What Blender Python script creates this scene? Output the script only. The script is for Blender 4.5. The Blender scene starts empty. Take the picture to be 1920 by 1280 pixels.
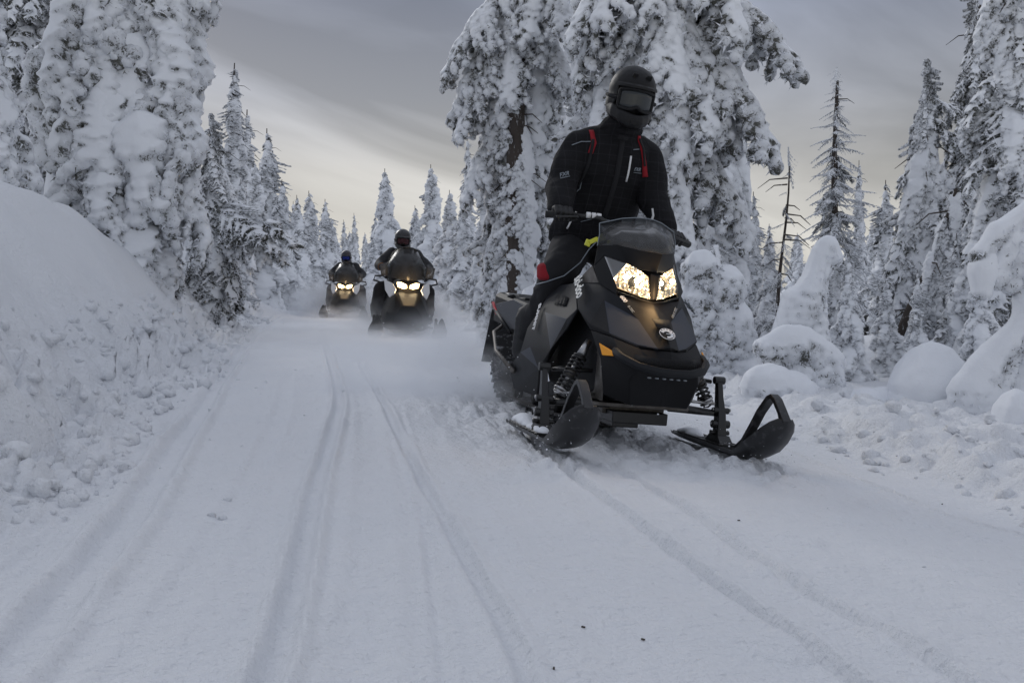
import bpy, bmesh, math, random
import numpy as np
from math import sin, cos, pi, radians, atan2, sqrt
from mathutils import Vector, Matrix, noise as mn

random.seed(7)
rng = np.random.default_rng(11)
S = bpy.context.scene
COL = S.collection

# ------------------------------------------------------------------ camera, world, sun, exposure
cam = bpy.data.cameras.new('camera')
cam.lens = 35.62; cam.sensor_width = 36; cam.clip_start = .05; cam.clip_end = 3000
co = bpy.data.objects.new('camera', cam); COL.objects.link(co)
co.location = (0, 0, .77); co.rotation_euler = (radians(90 - 3.07), 0, 0)
S.camera = co
S.view_settings.view_transform = 'Standard'
S.view_settings.look = 'None'
S.view_settings.exposure = .04
S.view_settings.gamma = 1
try: S.view_settings.use_curve_mapping = False
except Exception: pass
S.cycles.use_denoising = True
S.cycles.volume_step_rate = 1.0
S.cycles.max_bounces = 8
S.cycles.volume_bounces = 3
S.cycles.transparent_max_bounces = 12

SUN_EL, SUN_AZ = 24, 160
world = bpy.data.worlds.new('World'); S.world = world; world.use_nodes = True
nt = world.node_tree; nt.nodes.clear()
def N(nt, t, **k):
    n = nt.nodes.new(t)
    for a, b in k.items(): setattr(n, a, b)
    return n
def build_world():
    L = nt.links.new
    out = N(nt, 'ShaderNodeOutputWorld'); bg = N(nt, 'ShaderNodeBackground')
    bg.inputs['Strength'].default_value = .104
    sky = N(nt, 'ShaderNodeTexSky', sky_type='NISHITA', sun_disc=False)
    sky.sun_elevation = radians(SUN_EL); sky.sun_rotation = radians(SUN_AZ + 180)
    tc = N(nt, 'ShaderNodeTexCoord'); sx = N(nt, 'ShaderNodeSeparateXYZ')
    L(tc.outputs['Generated'], sx.inputs[0])
    # overcast brightness by height in the sky
    cr = N(nt, 'ShaderNodeValToRGB'); e = cr.color_ramp.elements
    stops = [(0.0, (7.0, 6.85, 6.4)), (.05, (6.4, 6.25, 5.9)), (.11, (5.1, 5.0, 4.85)), (.18, (3.95, 4.1, 4.55)),
             (.27, (2.75, 3.02, 3.8)), (.50, (4.2, 4.45, 5.1)), (1.0, (5.1, 5.45, 6.4))]
    e[0].position = 0; e[0].color = (*stops[0][1], 1); e[1].position = 1; e[1].color = (*stops[-1][1], 1)
    for p, c in stops[1:-1]:
        q = e.new(p); q.color = (*c, 1)
    L(sx.outputs['Z'], cr.inputs[0])
    # soft cloud streaks, stretched level and tilted a little
    m0 = N(nt, 'ShaderNodeMapping'); m0.inputs['Rotation'].default_value = (0, radians(-17), 0); L(tc.outputs['Generated'], m0.inputs[0])
    mp = N(nt, 'ShaderNodeMapping'); mp.inputs['Scale'].default_value = (2.1, 2.1, 7.5); mp.inputs['Location'].default_value = (4.4, 1.7, 2.2)
    L(m0.outputs[0], mp.inputs[0])
    n1 = N(nt, 'ShaderNodeTexNoise'); n1.inputs['Scale'].default_value = 1.0; n1.inputs['Detail'].default_value = 6; n1.inputs['Roughness'].default_value = .48; n1.inputs['Distortion'].default_value = .6
    L(mp.outputs[0], n1.inputs['Vector'])
    r2 = N(nt, 'ShaderNodeMapRange'); r2.inputs[1].default_value = .34; r2.inputs[2].default_value = .66; r2.inputs[3].default_value = .66; r2.inputs[4].default_value = 1.42
    L(n1.outputs[0], r2.inputs[0])
    mul = N(nt, 'ShaderNodeMix', data_type='RGBA', blend_type='MULTIPLY'); mul.inputs[0].default_value = 1
    L(cr.outputs[0], mul.inputs[6]); L(r2.outputs[0], mul.inputs[7])
    mix = N(nt, 'ShaderNodeMix', data_type='RGBA'); mix.inputs[0].default_value = .96
    L(sky.outputs[0], mix.inputs[6]); L(mul.outputs[2], mix.inputs[7])
    L(mix.outputs[2], bg.inputs['Color']); L(bg.outputs[0], out.inputs[0])
build_world()
sun = bpy.data.lights.new('sun', 'SUN'); sun.energy = 1.0; sun.angle = radians(22); sun.color = (1, .98, .95)
so = bpy.data.objects.new('sun', sun); COL.objects.link(so)
# light comes from the left far side, high
_d = Vector((-.45, .75, .0)).normalized() * cos(radians(SUN_EL)) + Vector((0, 0, sin(radians(SUN_EL))))
so.rotation_euler = _d.to_track_quat('Z', 'Y').to_euler()
for n_ in nt.nodes:
    if n_.bl_idname == 'ShaderNodeTexSky': n_.sun_rotation = atan2(_d.x, _d.y)

# ------------------------------------------------------------------ helpers
def tag(o, label=None, cat=None, group=None, kind=None):
    if label: o['label'] = label
    if cat: o['category'] = cat
    if group: o['group'] = group
    if kind: o['kind'] = kind
    return o
def empty(name, loc=(0, 0, 0), rot=(0, 0, 0), parent=None):
    o = bpy.data.objects.new(name, None); COL.objects.link(o)
    o.location = loc; o.rotation_euler = rot
    o.empty_display_size = .1
    if parent: o.parent = parent
    return o
def link(name, me, parent=None, loc=None):
    o = bpy.data.objects.new(name, me); COL.objects.link(o)
    if parent: o.parent = parent
    if loc is not None: o.location = loc
    return o
def mesh(name, V, Fs, mats, smooth=True, fm=None):
    me = bpy.data.meshes.new(name); me.from_pydata([tuple(v) for v in V], [], [tuple(f) for f in Fs])
    if not isinstance(mats, (list, tuple)): mats = [mats]
    for m in mats: me.materials.append(m)
    if fm is not None: me.polygons.foreach_set('material_index', np.array(fm, dtype=np.int32))
    me.polygons.foreach_set('use_smooth', np.full(len(me.polygons), smooth))
    me.update(); return me
def copy_tree(o, parent=None):
    c = o.copy(); COL.objects.link(c)
    if parent is not None: c.parent = parent
    for ch in list(o.children): copy_tree(ch, c)
    return c

class MB:
    def __init__(s): s.v = []; s.f = []; s.m = []; s.cur = 0
    def add(s, V, Fs):
        b = len(s.v); s.v += [tuple(v) for v in V]; s.f += [tuple(i + b for i in f) for f in Fs]; s.m += [s.cur] * len(Fs)
    def box(s, c, d, rot=None):
        V = []
        for x in (-1, 1):
            for y in (-1, 1):
                for z in (-1, 1): V.append(Vector((x * d[0] / 2, y * d[1] / 2, z * d[2] / 2)))
        if rot is not None: V = [rot @ v for v in V]
        V = [v + Vector(c) for v in V]
        s.add(V, [(0, 1, 3, 2), (4, 6, 7, 5), (0, 4, 5, 1), (2, 3, 7, 6), (0, 2, 6, 4), (1, 5, 7, 3)])
    def tube(s, pts, r, n=8, cap=True, flat=None):
        P = [Vector(p) for p in pts]; k = len(P)
        R = r if isinstance(r, (list, tuple)) else [r] * k
        V = []; up = None
        for i, p in enumerate(P):
            t = (P[min(i + 1, k - 1)] - P[max(i - 1, 0)])
            if t.length < 1e-6: t = Vector((0, 0, 1))
            t.normalize()
            if up is None: up = t.orthogonal().normalized() if flat is None else Vector(flat)
            up = (up - t * up.dot(t))
            if up.length < 1e-6: up = t.orthogonal()
            up.normalize()
            q = t.cross(up)
            for j in range(n):
                a = 2 * pi * j / n; V.append(p + (up * cos(a) + q * sin(a)) * R[i])
        Fs = [(i * n + j, i * n + (j + 1) % n, (i + 1) * n + (j + 1) % n, (i + 1) * n + j) for i in range(k - 1) for j in range(n)]
        if cap:
            Fs.append(tuple(reversed(range(n)))); Fs.append(tuple(range((k - 1) * n, k * n)))
        s.add(V, Fs)
    def loft(s, secs, cap=True):
        n = len(secs[0]); k = len(secs); V = [p for q in secs for p in q]
        Fs = [(i * n + j, i * n + (j + 1) % n, (i + 1) * n + (j + 1) % n, (i + 1) * n + j) for i in range(k - 1) for j in range(n)]
        if cap:
            Fs.append(tuple(reversed(range(n)))); Fs.append(tuple(range((k - 1) * n, k * n)))
        s.add(V, Fs)
    def ball(s, c, r, seg=12, ring=8, sc=(1, 1, 1), rot=None):
        V = []
        for i in range(1, ring):
            a = pi * i / ring
            for j in range(seg):
                b = 2 * pi * j / seg; V.append(Vector((sin(a) * cos(b) * sc[0], sin(a) * sin(b) * sc[1], cos(a) * sc[2])) * r)
        V += [Vector((0, 0, r * sc[2])), Vector((0, 0, -r * sc[2]))]
        if rot is not None: V = [rot @ v for v in V]
        V = [v + Vector(c) for v in V]
        t = len(V) - 2; Fs = []
        for i in range(ring - 2):
            for j in range(seg):
                Fs.append((i * seg + j, (i + 1) * seg + j, (i + 1) * seg + (j + 1) % seg, i * seg + (j + 1) % seg))
        for j in range(seg):
            Fs.append((t, j, (j + 1) % seg)); Fs.append((t + 1, (ring - 2) * seg + (j + 1) % seg, (ring - 2) * seg + j))
        s.add(V, Fs)
    def build(s, name, mats, parent=None, smooth=True, bevel=0, solid=0, sub=0, autos=True):
        me = mesh(name, s.v, s.f, mats, smooth, s.m)
        bm = bmesh.new(); bm.from_mesh(me); bmesh.ops.recalc_face_normals(bm, faces=bm.faces)
        bm.to_mesh(me); bm.free()
        o = link(name, me, parent)
        if solid:
            m = o.modifiers.new('solid', 'SOLIDIFY'); m.thickness = solid; m.offset = -1
        if sub:
            m = o.modifiers.new('sub', 'SUBSURF'); m.levels = sub; m.render_levels = sub
        if bevel:
            m = o.modifiers.new('bevel', 'BEVEL'); m.width = bevel; m.segments = 2; m.limit_method = 'ANGLE'; m.angle_limit = radians(25)
            m.harden_normals = True
        if smooth and autos and not sub:
            me.set_sharp_from_angle(angle=radians(38))
        return o

# ---- numpy noise
_perm = rng.permutation(4096)
def _h(ix, iy, k=0):
    return _perm[(_perm[(ix + 131 * k) & 4095] + iy) & 4095] / 4095.0
def vnoise(x, y, k=0):
    ix = np.floor(x).astype(np.int64); iy = np.floor(y).astype(np.int64); fx = x - ix; fy = y - iy
    fx = fx * fx * (3 - 2 * fx); fy = fy * fy * (3 - 2 * fy)
    a = _h(ix, iy, k); b = _h(ix + 1, iy, k); c = _h(ix, iy + 1, k); d = _h(ix + 1, iy + 1, k)
    return (a + (b - a) * fx) * (1 - fy) + (c + (d - c) * fx) * fy - .5
def fbm(x, y, o=4, k=0, g=.5):
    r = 0; a = 1; f = 1
    for i in range(o): r = r + a * vnoise(x * f + 17.3 * i, y * f - 9.1 * i, k + i); a *= g; f *= 2.03
    return r
def bumps(x, y, k=0, dens=1.0):
    """rounded lumps scattered one per cell: height 0..1"""
    ix = np.floor(x).astype(np.int64); iy = np.floor(y).astype(np.int64); best = np.zeros_like(x)
    for dx in (-1, 0, 1):
        for dy in (-1, 0, 1):
            cx = ix + dx; cy = iy + dy
            px = cx + _h(cx, cy, k); py = cy + _h(cx, cy, k + 1)
            r = .25 + .55 * _h(cx, cy, k + 2) ** 2
            on = _h(cx, cy, k + 3) < dens
            d2 = ((x - px) ** 2 + (y - py) ** 2) / (r * r)
            hgt = np.where(on, np.sqrt(np.clip(1 - d2, 0, 1)) * r, 0)
            best = np.maximum(best, hgt)
    return best
def sstep(a, b, x):
    t = np.clip((x - a) / (b - a), 0, 1); return t * t * (3 - 2 * t)

# ------------------------------------------------------------------ materials
def mat(name, col=(.5, .5, .5), rough=.6, metal=0, spec=.5, emit=None, es=0, coat=0, bump=None, vary=None):
    m = bpy.data.materials.new(name); m.use_nodes = True; t = m.node_tree; b = t.nodes['Principled BSDF']
    b.inputs['Base Color'].default_value = (*col, 1); b.inputs['Roughness'].default_value = rough
    b.inputs['Metallic'].default_value = metal; b.inputs['Specular IOR Level'].default_value = spec
    b.inputs['Coat Weight'].default_value = coat
    if emit: b.inputs['Emission Color'].default_value = (*emit, 1); b.inputs['Emission Strength'].default_value = es
    tc = N(t, 'ShaderNodeTexCoord')
    if vary:   # (scale, second colour, low, high)
        n = N(t, 'ShaderNodeTexNoise'); n.inputs['Scale'].default_value = vary[0]; n.inputs['Detail'].default_value = 6; n.inputs['Roughness'].default_value = .65
        r = N(t, 'ShaderNodeMapRange'); r.inputs[1].default_value = vary[2]; r.inputs[2].default_value = vary[3]
        x = N(t, 'ShaderNodeMix', data_type='RGBA'); x.inputs[6].default_value = (*col, 1); x.inputs[7].default_value = (*vary[1], 1)
        t.links.new(tc.outputs['Object'], n.inputs['Vector']); t.links.new(n.outputs[0], r.inputs[0]); t.links.new(r.outputs[0], x.inputs[0]); t.links.new(x.outputs[2], b.inputs['Base Color'])
    if bump:   # (scale, strength, distance)
        n = N(t, 'ShaderNodeTexNoise'); n.inputs['Scale'].default_value = bump[0]; n.inputs['Detail'].default_value = 5
        u = N(t, 'ShaderNodeBump'); u.inputs['Strength'].default_value = bump[1]; u.inputs['Distance'].default_value = bump[2]
        t.links.new(tc.outputs['Object'], n.inputs['Vector']); t.links.new(n.outputs[0], u.inputs['Height']); t.links.new(u.outputs[0], b.inputs['Normal'])
    return m

def snow_ground_mat():
    m = bpy.data.materials.new('trail_snow'); m.use_nodes = True; t = m.node_tree; L = t.links.new; b = t.nodes['Principled BSDF']
    b.inputs['Roughness'].default_value = .62; b.inputs['Specular IOR Level'].default_value = .35
    tc = N(t, 'ShaderNodeTexCoord')
    n = N(t, 'ShaderNodeTexNoise'); n.inputs['Scale'].default_value = 1.4; n.inputs['Detail'].default_value = 6
    L(tc.outputs['Object'], n.inputs['Vector'])
    x = N(t, 'ShaderNodeMix', data_type='RGBA'); x.inputs[6].default_value = (.80, .825, .86, 1); x.inputs[7].default_value = (.87, .88, .90, 1)
    L(n.outputs[0], x.inputs[0]); L(x.outputs[2], b.inputs['Base Color'])
    # grain: fine crystals, granules and soft hollows
    h = None
    for sc, w, det in ((240, .25, 2), (62, .75, 4), (17, 1.6, 4)):
        q = N(t, 'ShaderNodeTexNoise'); q.inputs['Scale'].default_value = sc; q.inputs['Detail'].default_value = det; q.inputs['Roughness'].default_value = .6
        L(tc.outputs['Object'], q.inputs['Vector'])
        mu = N(t, 'ShaderNodeMath', operation='MULTIPLY'); mu.inputs[1].default_value = w; L(q.outputs[0], mu.inputs[0])
        if h is None: h = mu.outputs[0]
        else:
            a = N(t, 'ShaderNodeMath', operation='ADD'); L(h, a.inputs[0]); L(mu.outputs[0], a.inputs[1]); h = a.outputs[0]
    # small pits
    v = N(t, 'ShaderNodeTexVoronoi'); v.inputs['Scale'].default_value = 26; L(tc.outputs['Object'], v.inputs['Vector'])
    r = N(t, 'ShaderNodeMapRange'); r.inputs[1].default_value = .0; r.inputs[2].default_value = .32; r.inputs[3].default_value = -.35; r.inputs[4].default_value = 0; L(v.outputs['Distance'], r.inputs[0])
    a = N(t, 'ShaderNodeMath', operation='ADD'); L(h, a.inputs[0]); L(r.outputs[0], a.inputs[1])
    u = N(t, 'ShaderNodeBump'); u.inputs['Strength'].default_value = .9; u.inputs['Distance'].default_value = .016
    L(a.outputs[0], u.inputs['Height']); L(u.outputs[0], b.inputs['Normal'])
    return m
M = {}
M['ground'] = snow_ground_mat()

def snow_tree_mat(name, a=(.84, .86, .89), needle_amt=1.0):
    """snow with dark needles and twigs poking out where the vertex attribute 'bare' says the snow has not settled"""
    m = bpy.data.materials.new(name); m.use_nodes = True; t = m.node_tree; L = t.links.new; b = t.nodes['Principled BSDF']
    b.inputs['Roughness'].default_value = .7; b.inputs['Specular IOR Level'].default_value = .25
    tc = N(t, 'ShaderNodeTexCoord'); at = N(t, 'ShaderNodeAttribute', attribute_name='bare')
    n = N(t, 'ShaderNodeTexNoise'); n.inputs['Scale'].default_value = 34; n.inputs['Detail'].default_value = 6; n.inputs['Roughness'].default_value = .78; n.inputs['Distortion'].default_value = .6
    L(tc.outputs['Object'], n.inputs['Vector'])
    s = N(t, 'ShaderNodeMath', operation='MULTIPLY'); s.inputs[1].default_value = .235 * needle_amt; L(at.outputs['Fac'], s.inputs[0])
    a2 = N(t, 'ShaderNodeMath', operation='ADD'); L(n.outputs[0], a2.inputs[0]); L(s.outputs[0], a2.inputs[1])
    r = N(t, 'ShaderNodeMapRange'); r.inputs[1].default_value = .68; r.inputs[2].default_value = .76; L(a2.outputs[0], r.inputs[0])
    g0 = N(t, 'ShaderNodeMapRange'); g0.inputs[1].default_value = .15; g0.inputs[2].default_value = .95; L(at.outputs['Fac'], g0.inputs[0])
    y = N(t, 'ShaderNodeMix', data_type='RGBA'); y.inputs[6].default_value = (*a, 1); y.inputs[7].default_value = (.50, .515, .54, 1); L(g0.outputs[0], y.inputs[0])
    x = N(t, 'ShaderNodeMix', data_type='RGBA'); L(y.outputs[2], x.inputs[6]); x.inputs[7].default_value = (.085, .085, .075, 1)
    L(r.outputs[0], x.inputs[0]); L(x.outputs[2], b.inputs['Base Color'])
    v = N(t, 'ShaderNodeTexVoronoi'); v.inputs['Scale'].default_value = 22; L(tc.outputs['Object'], v.inputs['Vector'])
    n2 = N(t, 'ShaderNodeTexNoise'); n2.inputs['Scale'].default_value = 60; n2.inputs['Detail'].default_value = 3; L(tc.outputs['Object'], n2.inputs['Vector'])
    mm = N(t, 'ShaderNodeMath', operation='MULTIPLY'); L(v.outputs['Distance'], mm.inputs[0]); L(at.outputs['Fac'], mm.inputs[1])
    m3 = N(t, 'ShaderNodeMath', operation='MULTIPLY_ADD'); m3.inputs[1].default_value = .25; L(n2.outputs[0], m3.inputs[0]); L(mm.outputs[0], m3.inputs[2])
    u = N(t, 'ShaderNodeBump'); u.invert = True; u.inputs['Strength'].default_value = .6; u.inputs['Distance'].default_value = .02
    L(m3.outputs[0], u.inputs['Height']); L(u.outputs[0], b.inputs['Normal'])
    return m
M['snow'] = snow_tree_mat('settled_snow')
M['needle'] = mat('conifer_needles', (.045, .055, .035), .8, vary=(9, (.10, .095, .07), .4, .65))
M['rime'] = mat('rime_frost', (.78, .80, .84), .8)
M['twig'] = mat('twig_bark', (.06, .05, .042), .85)
def bark_mat():
    m = mat('bark', (.075, .06, .05), .9); t = m.node_tree; L = t.links.new; b = t.nodes['Principled BSDF']
    tc = N(t, 'ShaderNodeTexCoord'); mp = N(t, 'ShaderNodeMapping'); mp.inputs['Scale'].default_value = (26, 26, 5); L(tc.outputs['Object'], mp.inputs[0])
    n = N(t, 'ShaderNodeTexNoise'); n.inputs['Scale'].default_value = 1; n.inputs['Detail'].default_value = 6; n.inputs['Roughness'].default_value = .7; L(mp.outputs[0], n.inputs['Vector'])
    r = N(t, 'ShaderNodeMapRange'); r.inputs[1].default_value = .60; r.inputs[2].default_value = .66; L(n.outputs[0], r.inputs[0])
    n3 = N(t, 'ShaderNodeTexNoise'); n3.inputs['Scale'].default_value = 1.3; n3.inputs['Detail'].default_value = 3; L(tc.outputs['Object'], n3.inputs['Vector'])
    r3 = N(t, 'ShaderNodeMapRange'); r3.inputs[1].default_value = .5; r3.inputs[2].default_value = .58; L(n3.outputs[0], r3.inputs[0])
    mx = N(t, 'ShaderNodeMath', operation='MULTIPLY'); L(r.outputs[0], mx.inputs[0]); mx.inputs[1].default_value = .8
    x = N(t, 'ShaderNodeMix', data_type='RGBA'); x.inputs[6].default_value = (.062, .05, .043, 1); x.inputs[7].default_value = (.72, .74, .77, 1); L(mx.outputs[0], x.inputs[0])
    L(x.outputs[2], b.inputs['Base Color'])
    u = N(t, 'ShaderNodeBump'); u.inputs['Strength'].default_value = .9; u.inputs['Distance'].default_value = .02; L(n.outputs[0], u.inputs['Height']); L(u.outputs[0], b.inputs['Normal'])
    return m
M['bark'] = bark_mat()
M['blk'] = mat('black_plastic', (.006, .006, .007), .55, spec=.25, bump=(180, .08, .002))
M['mattblk'] = mat('matt_black_plastic', (.010, .010, .011), .7, spec=.3)
M['grey'] = mat('charcoal_painted_plastic', (.010, .011, .013), .58, spec=.25, vary=(3, (.018, .019, .022), .4, .6))
M['lgrey'] = mat('grey_painted_plastic', (.036, .042, .056), .5, spec=.28)
M['txt'] = mat('grey_lettering', (.22, .25, .28), .4)
M['white'] = mat('white_print', (.78, .78, .78), .45)
M['metal'] = mat('brushed_steel', (.42, .42, .42), .35, metal=1)
M['alu'] = mat('dull_aluminium', (.16, .15, .14), .5, metal=.6, vary=(14, (.10, .09, .08), .4, .6))
M['steelblk'] = mat('black_painted_steel', (.013, .013, .013), .35)
M['rubber'] = mat('black_rubber', (.012, .012, .012), .75, bump=(60, .4, .004))
M['dusty'] = mat('snow_dusted_rubber', (.03, .03, .032), .8, vary=(12, (.45, .46, .48), .52, .68))
M['ski'] = mat('ski_plastic', (.012, .012, .013), .38, vary=(16, (.10, .10, .105), .55, .78))
M['amber'] = mat('amber_reflector', (.95, .38, .02), .25, emit=(1, .42, .03), es=.0)
M['red'] = mat('red_reflector', (.55, .02, .03), .3)
M['yellow'] = mat('yellow_strap', (.62, .62, .06), .6)
M['redcloth'] = mat('red_fabric', (.26, .006, .014), .85)
M['pants'] = mat('black_trouser_fabric', (.008, .008, .010), .85, bump=(40, .3, .004))
M['boot'] = mat('black_boot_leather', (.009, .009, .010), .6, bump=(30, .3, .004))
M['glove'] = mat('black_glove_leather', (.010, .010, .011), .6, bump=(60, .35, .003))
M['helmet'] = mat('matt_helmet_shell', (.006, .006, .007), .5, spec=.3)
M['helmetchrome'] = mat('grey_helmet_trim', (.06, .06, .062), .4)
M['lens'] = mat('goggle_lens', (.022, .026, .028), .22, spec=.5)
M['bluelens'] = mat('blue_mirror_lens', (.015, .03, .20), .15, metal=.6)
M['redlens'] = mat('red_mirror_lens', (.045, .008, .012), .25, metal=.3)
M['whitepl'] = mat('white_painted_plastic', (.62, .62, .62), .35)
M['lampwarm'] = mat('lit_headlight_reflector', (.9, .8, .6), .3, emit=(1, .66, .30), es=5)
M['lamphot'] = mat('headlight_bulb', (1, .9, .7), .3, emit=(1, .80, .50), es=60)
M['orangecloth'] = mat('orange_cuff', (.40, .16, .04), .8)
def plaid():
    m = mat('black_plaid_jacket_fabric', (.012, .012, .014), .85, spec=.25); t = m.node_tree; L = t.links.new; b = t.nodes['Principled BSDF']
    tc = N(t, 'ShaderNodeTexCoord'); sp = N(t, 'ShaderNodeSeparateXYZ'); L(tc.outputs['Object'], sp.inputs[0])
    ln = None
    for ax, per, wd in (('Y', .062, .045), ('Z', .055, .045), ('Y', .021, .05), ('Z', .0275, .04)):
        d = N(t, 'ShaderNodeMath', operation='DIVIDE'); d.inputs[1].default_value = per; L(sp.outputs[ax], d.inputs[0])
        f = N(t, 'ShaderNodeMath', operation='FRACT'); L(d.outputs[0], f.inputs[0])
        c = N(t, 'ShaderNodeMath', operation='LESS_THAN'); c.inputs[1].default_value = wd * (1 if per > .05 else 1.2); L(f.outputs[0], c.inputs[0])
        g = N(t, 'ShaderNodeMath', operation='MULTIPLY'); g.inputs[1].default_value = 1 if per > .05 else .3; L(c.outputs[0], g.inputs[0])
        if ln is None: ln = g.outputs[0]
        else:
            q = N(t, 'ShaderNodeMath', operation='MAXIMUM'); L(ln, q.inputs[0]); L(g.outputs[0], q.inputs[1]); ln = q.outputs[0]
    n = N(t, 'ShaderNodeTexNoise'); n.inputs['Scale'].default_value = 14; L(tc.outputs['Object'], n.inputs['Vector'])
    g = N(t, 'ShaderNodeMath', operation='MULTIPLY'); L(ln, g.inputs[0]); L(n.outputs[0], g.inputs[1])
    x = N(t, 'ShaderNodeMix', data_type='RGBA'); x.inputs[6].default_value = (.008, .008, .0095, 1); x.inputs[7].default_value = (.034, .032, .038, 1)
    L(g.outputs[0], x.inputs[0]); L(x.outputs[2], b.inputs['Base Color'])
    n2 = N(t, 'ShaderNodeTexNoise'); n2.inputs['Scale'].default_value = 11; n2.inputs['Detail'].default_value = 4; n2.inputs['Distortion'].default_value = .8; L(tc.outputs['Object'], n2.inputs['Vector'])
    u = N(t, 'ShaderNodeBump'); u.inputs['Strength'].default_value = .7; u.inputs['Distance'].default_value = .02; L(n2.outputs[0], u.inputs['Height']); L(u.outputs[0], b.inputs['Normal'])
    return m
M['plaid'] = plaid()
def shield_mat(name, tint, op):
    m = bpy.data.materials.new(name); m.use_nodes = True; t = m.node_tree; t.nodes.clear(); L = t.links.new
    o = N(t, 'ShaderNodeOutputMaterial'); tr = N(t, 'ShaderNodeBsdfTransparent'); tr.inputs[0].default_value = (*tint, 1)
    g = N(t, 'ShaderNodeBsdfGlossy'); g.inputs['Roughness'].default_value = .15; g.inputs[0].default_value = (.6, .6, .6, 1)
    d = N(t, 'ShaderNodeBsdfDiffuse'); d.inputs[0].default_value = (.30, .30, .30, 1)
    fr = N(t, 'ShaderNodeFresnel'); fr.inputs[0].default_value = 1.45
    m1 = N(t, 'ShaderNodeMixShader'); m1.inputs[0].default_value = op; L(tr.outputs[0], m1.inputs[1]); L(d.outputs[0], m1.inputs[2])
    m2 = N(t, 'ShaderNodeMixShader'); L(fr.outputs[0], m2.inputs[0]); L(m1.outputs[0], m2.inputs[1]); L(g.outputs[0], m2.inputs[2]); L(m2.outputs[0], o.inputs[0])
    return m
M['shield'] = shield_mat('smoked_windshield', (.66, .66, .66), .20)
M['glass'] = shield_mat('clear_lamp_lens', (.95, .95, .95), .02)
def reflector():
    m = mat('faceted_reflector', (.8, .78, .72), .15, metal=1); t = m.node_tree; b = t.nodes['Principled BSDF']; L = t.links.new
    tc = N(t, 'ShaderNodeTexCoord'); v = N(t, 'ShaderNodeTexVoronoi'); v.inputs['Scale'].default_value = 42; L(tc.outputs['Object'], v.inputs['Vector'])
    u = N(t, 'ShaderNodeBump'); u.inputs['Strength'].default_value = 1; u.inputs['Distance'].default_value = .02; L(v.outputs['Distance'], u.inputs['Height']); L(u.outputs[0], b.inputs['Normal'])
    # a lit lamp: the faceted bowl glows unevenly
    r = N(t, 'ShaderNodeValToRGB'); e = r.color_ramp.elements; e[0].position = .42; e[0].color = (.06, .05, .04, 1); e[1].position = .72; e[1].color = (1, .64, .32, 1)
    v2 = N(t, 'ShaderNodeTexNoise'); v2.inputs['Scale'].default_value = 38; v2.inputs['Detail'].default_value = 3; v2.inputs['Distortion'].default_value = 1.5; L(tc.outputs['Object'], v2.inputs['Vector'])
    L(v2.outputs[0], r.inputs[0]); L(r.outputs[0], b.inputs['Emission Color']); b.inputs['Emission Strength'].default_value = 1.25
    return m
M['reflector'] = reflector()

# ------------------------------------------------------------------ terrain
def foot_l(Y): return np.interp(Y, [0, 4, 8, 14, 23.6, 30, 45, 60, 90], [-1.35, -2.04, -2.8, -4.1, -6.1, -7.6, -11.5, -16, -26])
def foot_r(Y): return np.interp(Y, [0, 4.2, 6.2, 8, 12, 18, 24, 40, 60, 90], [2.9, 2.1, 1.8, 1.65, .75, -.5, -1.6, -5.2, -10.5, -20])
GROOVES = [  # centre line points (X, Y), half width, depth, ridge height
    ('a', [(-1.0, 1.9), (-1.10, 2.4), (-1.25, 3.27), (-1.74, 5.38), (-2.51, 8.76), (-4.4, 17.4), (-6.0, 26)], .062, .026, .026),
    ('b', [(-.46, 1.9), (-.58, 2.72), (-.78, 4.05), (-1.12, 6.6), (-1.5, 8.6), (-2.3, 12.5), (-3.6, 19)], .034, .016, .022),
    ('c', [(.05, 1.9), (-.08, 2.6), (-.27, 3.53), (-.47, 4.6), (-.84, 6.6), (-1.0, 7.5), (-1.7, 11)], .026, .024, .008),
    ('d', [(.75, 1.9), (.66, 2.25), (.53, 2.76), (.38, 3.55), (.18, 4.75), (-.05, 6.2)], .030, .046, .006),
    ('e', [(.98, 1.9), (.83, 2.45), (.74, 2.95), (.62, 3.75), (.40, 4.85)], .034, .040, .008),
    ('k', [(-.76, 1.9), (-.86, 2.7), (-1.02, 3.9), (-1.42, 6.2), (-2.2, 10)], .05, .008, .005), ('l', [(-.30, 1.9), (-.40, 2.8), (-.60, 4.3), (-.95, 6.6), (-1.7, 10.5)], .06, .008, .006),
    ('m', [(.30, 1.9), (.18, 2.7), (-.02, 4.1), (-.40, 6.4), (-.9, 9)], .10, .006, .004), ('n', [(-.12, 1.9), (-.24, 2.9), (-.42, 4.4), (-.75, 6.6)], .02, .006, .004),
    ('o', [(-1.35, 2.1), (-1.42, 3.1), (-1.65, 4.3), (-2.05, 6.4), (-2.9, 10)], .03, .010, .006), ('p', [(1.35, 1.9), (1.12, 2.8), (.95, 3.7), (.8, 4.7)], .12, .007, .004),
    ('f', [(2.6, 2.9), (1.85, 3.62), (1.72, 4.2), (1.60, 5.1), (1.50, 6.6), (1.1, 8.6)], .018, .014, .004),
    ('g', [(-1.45, 2.4), (-1.60, 3.17), (-1.70, 3.72), (-2.01, 5.0), (-2.4, 6.6)], .045, .018, .008),
]
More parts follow.
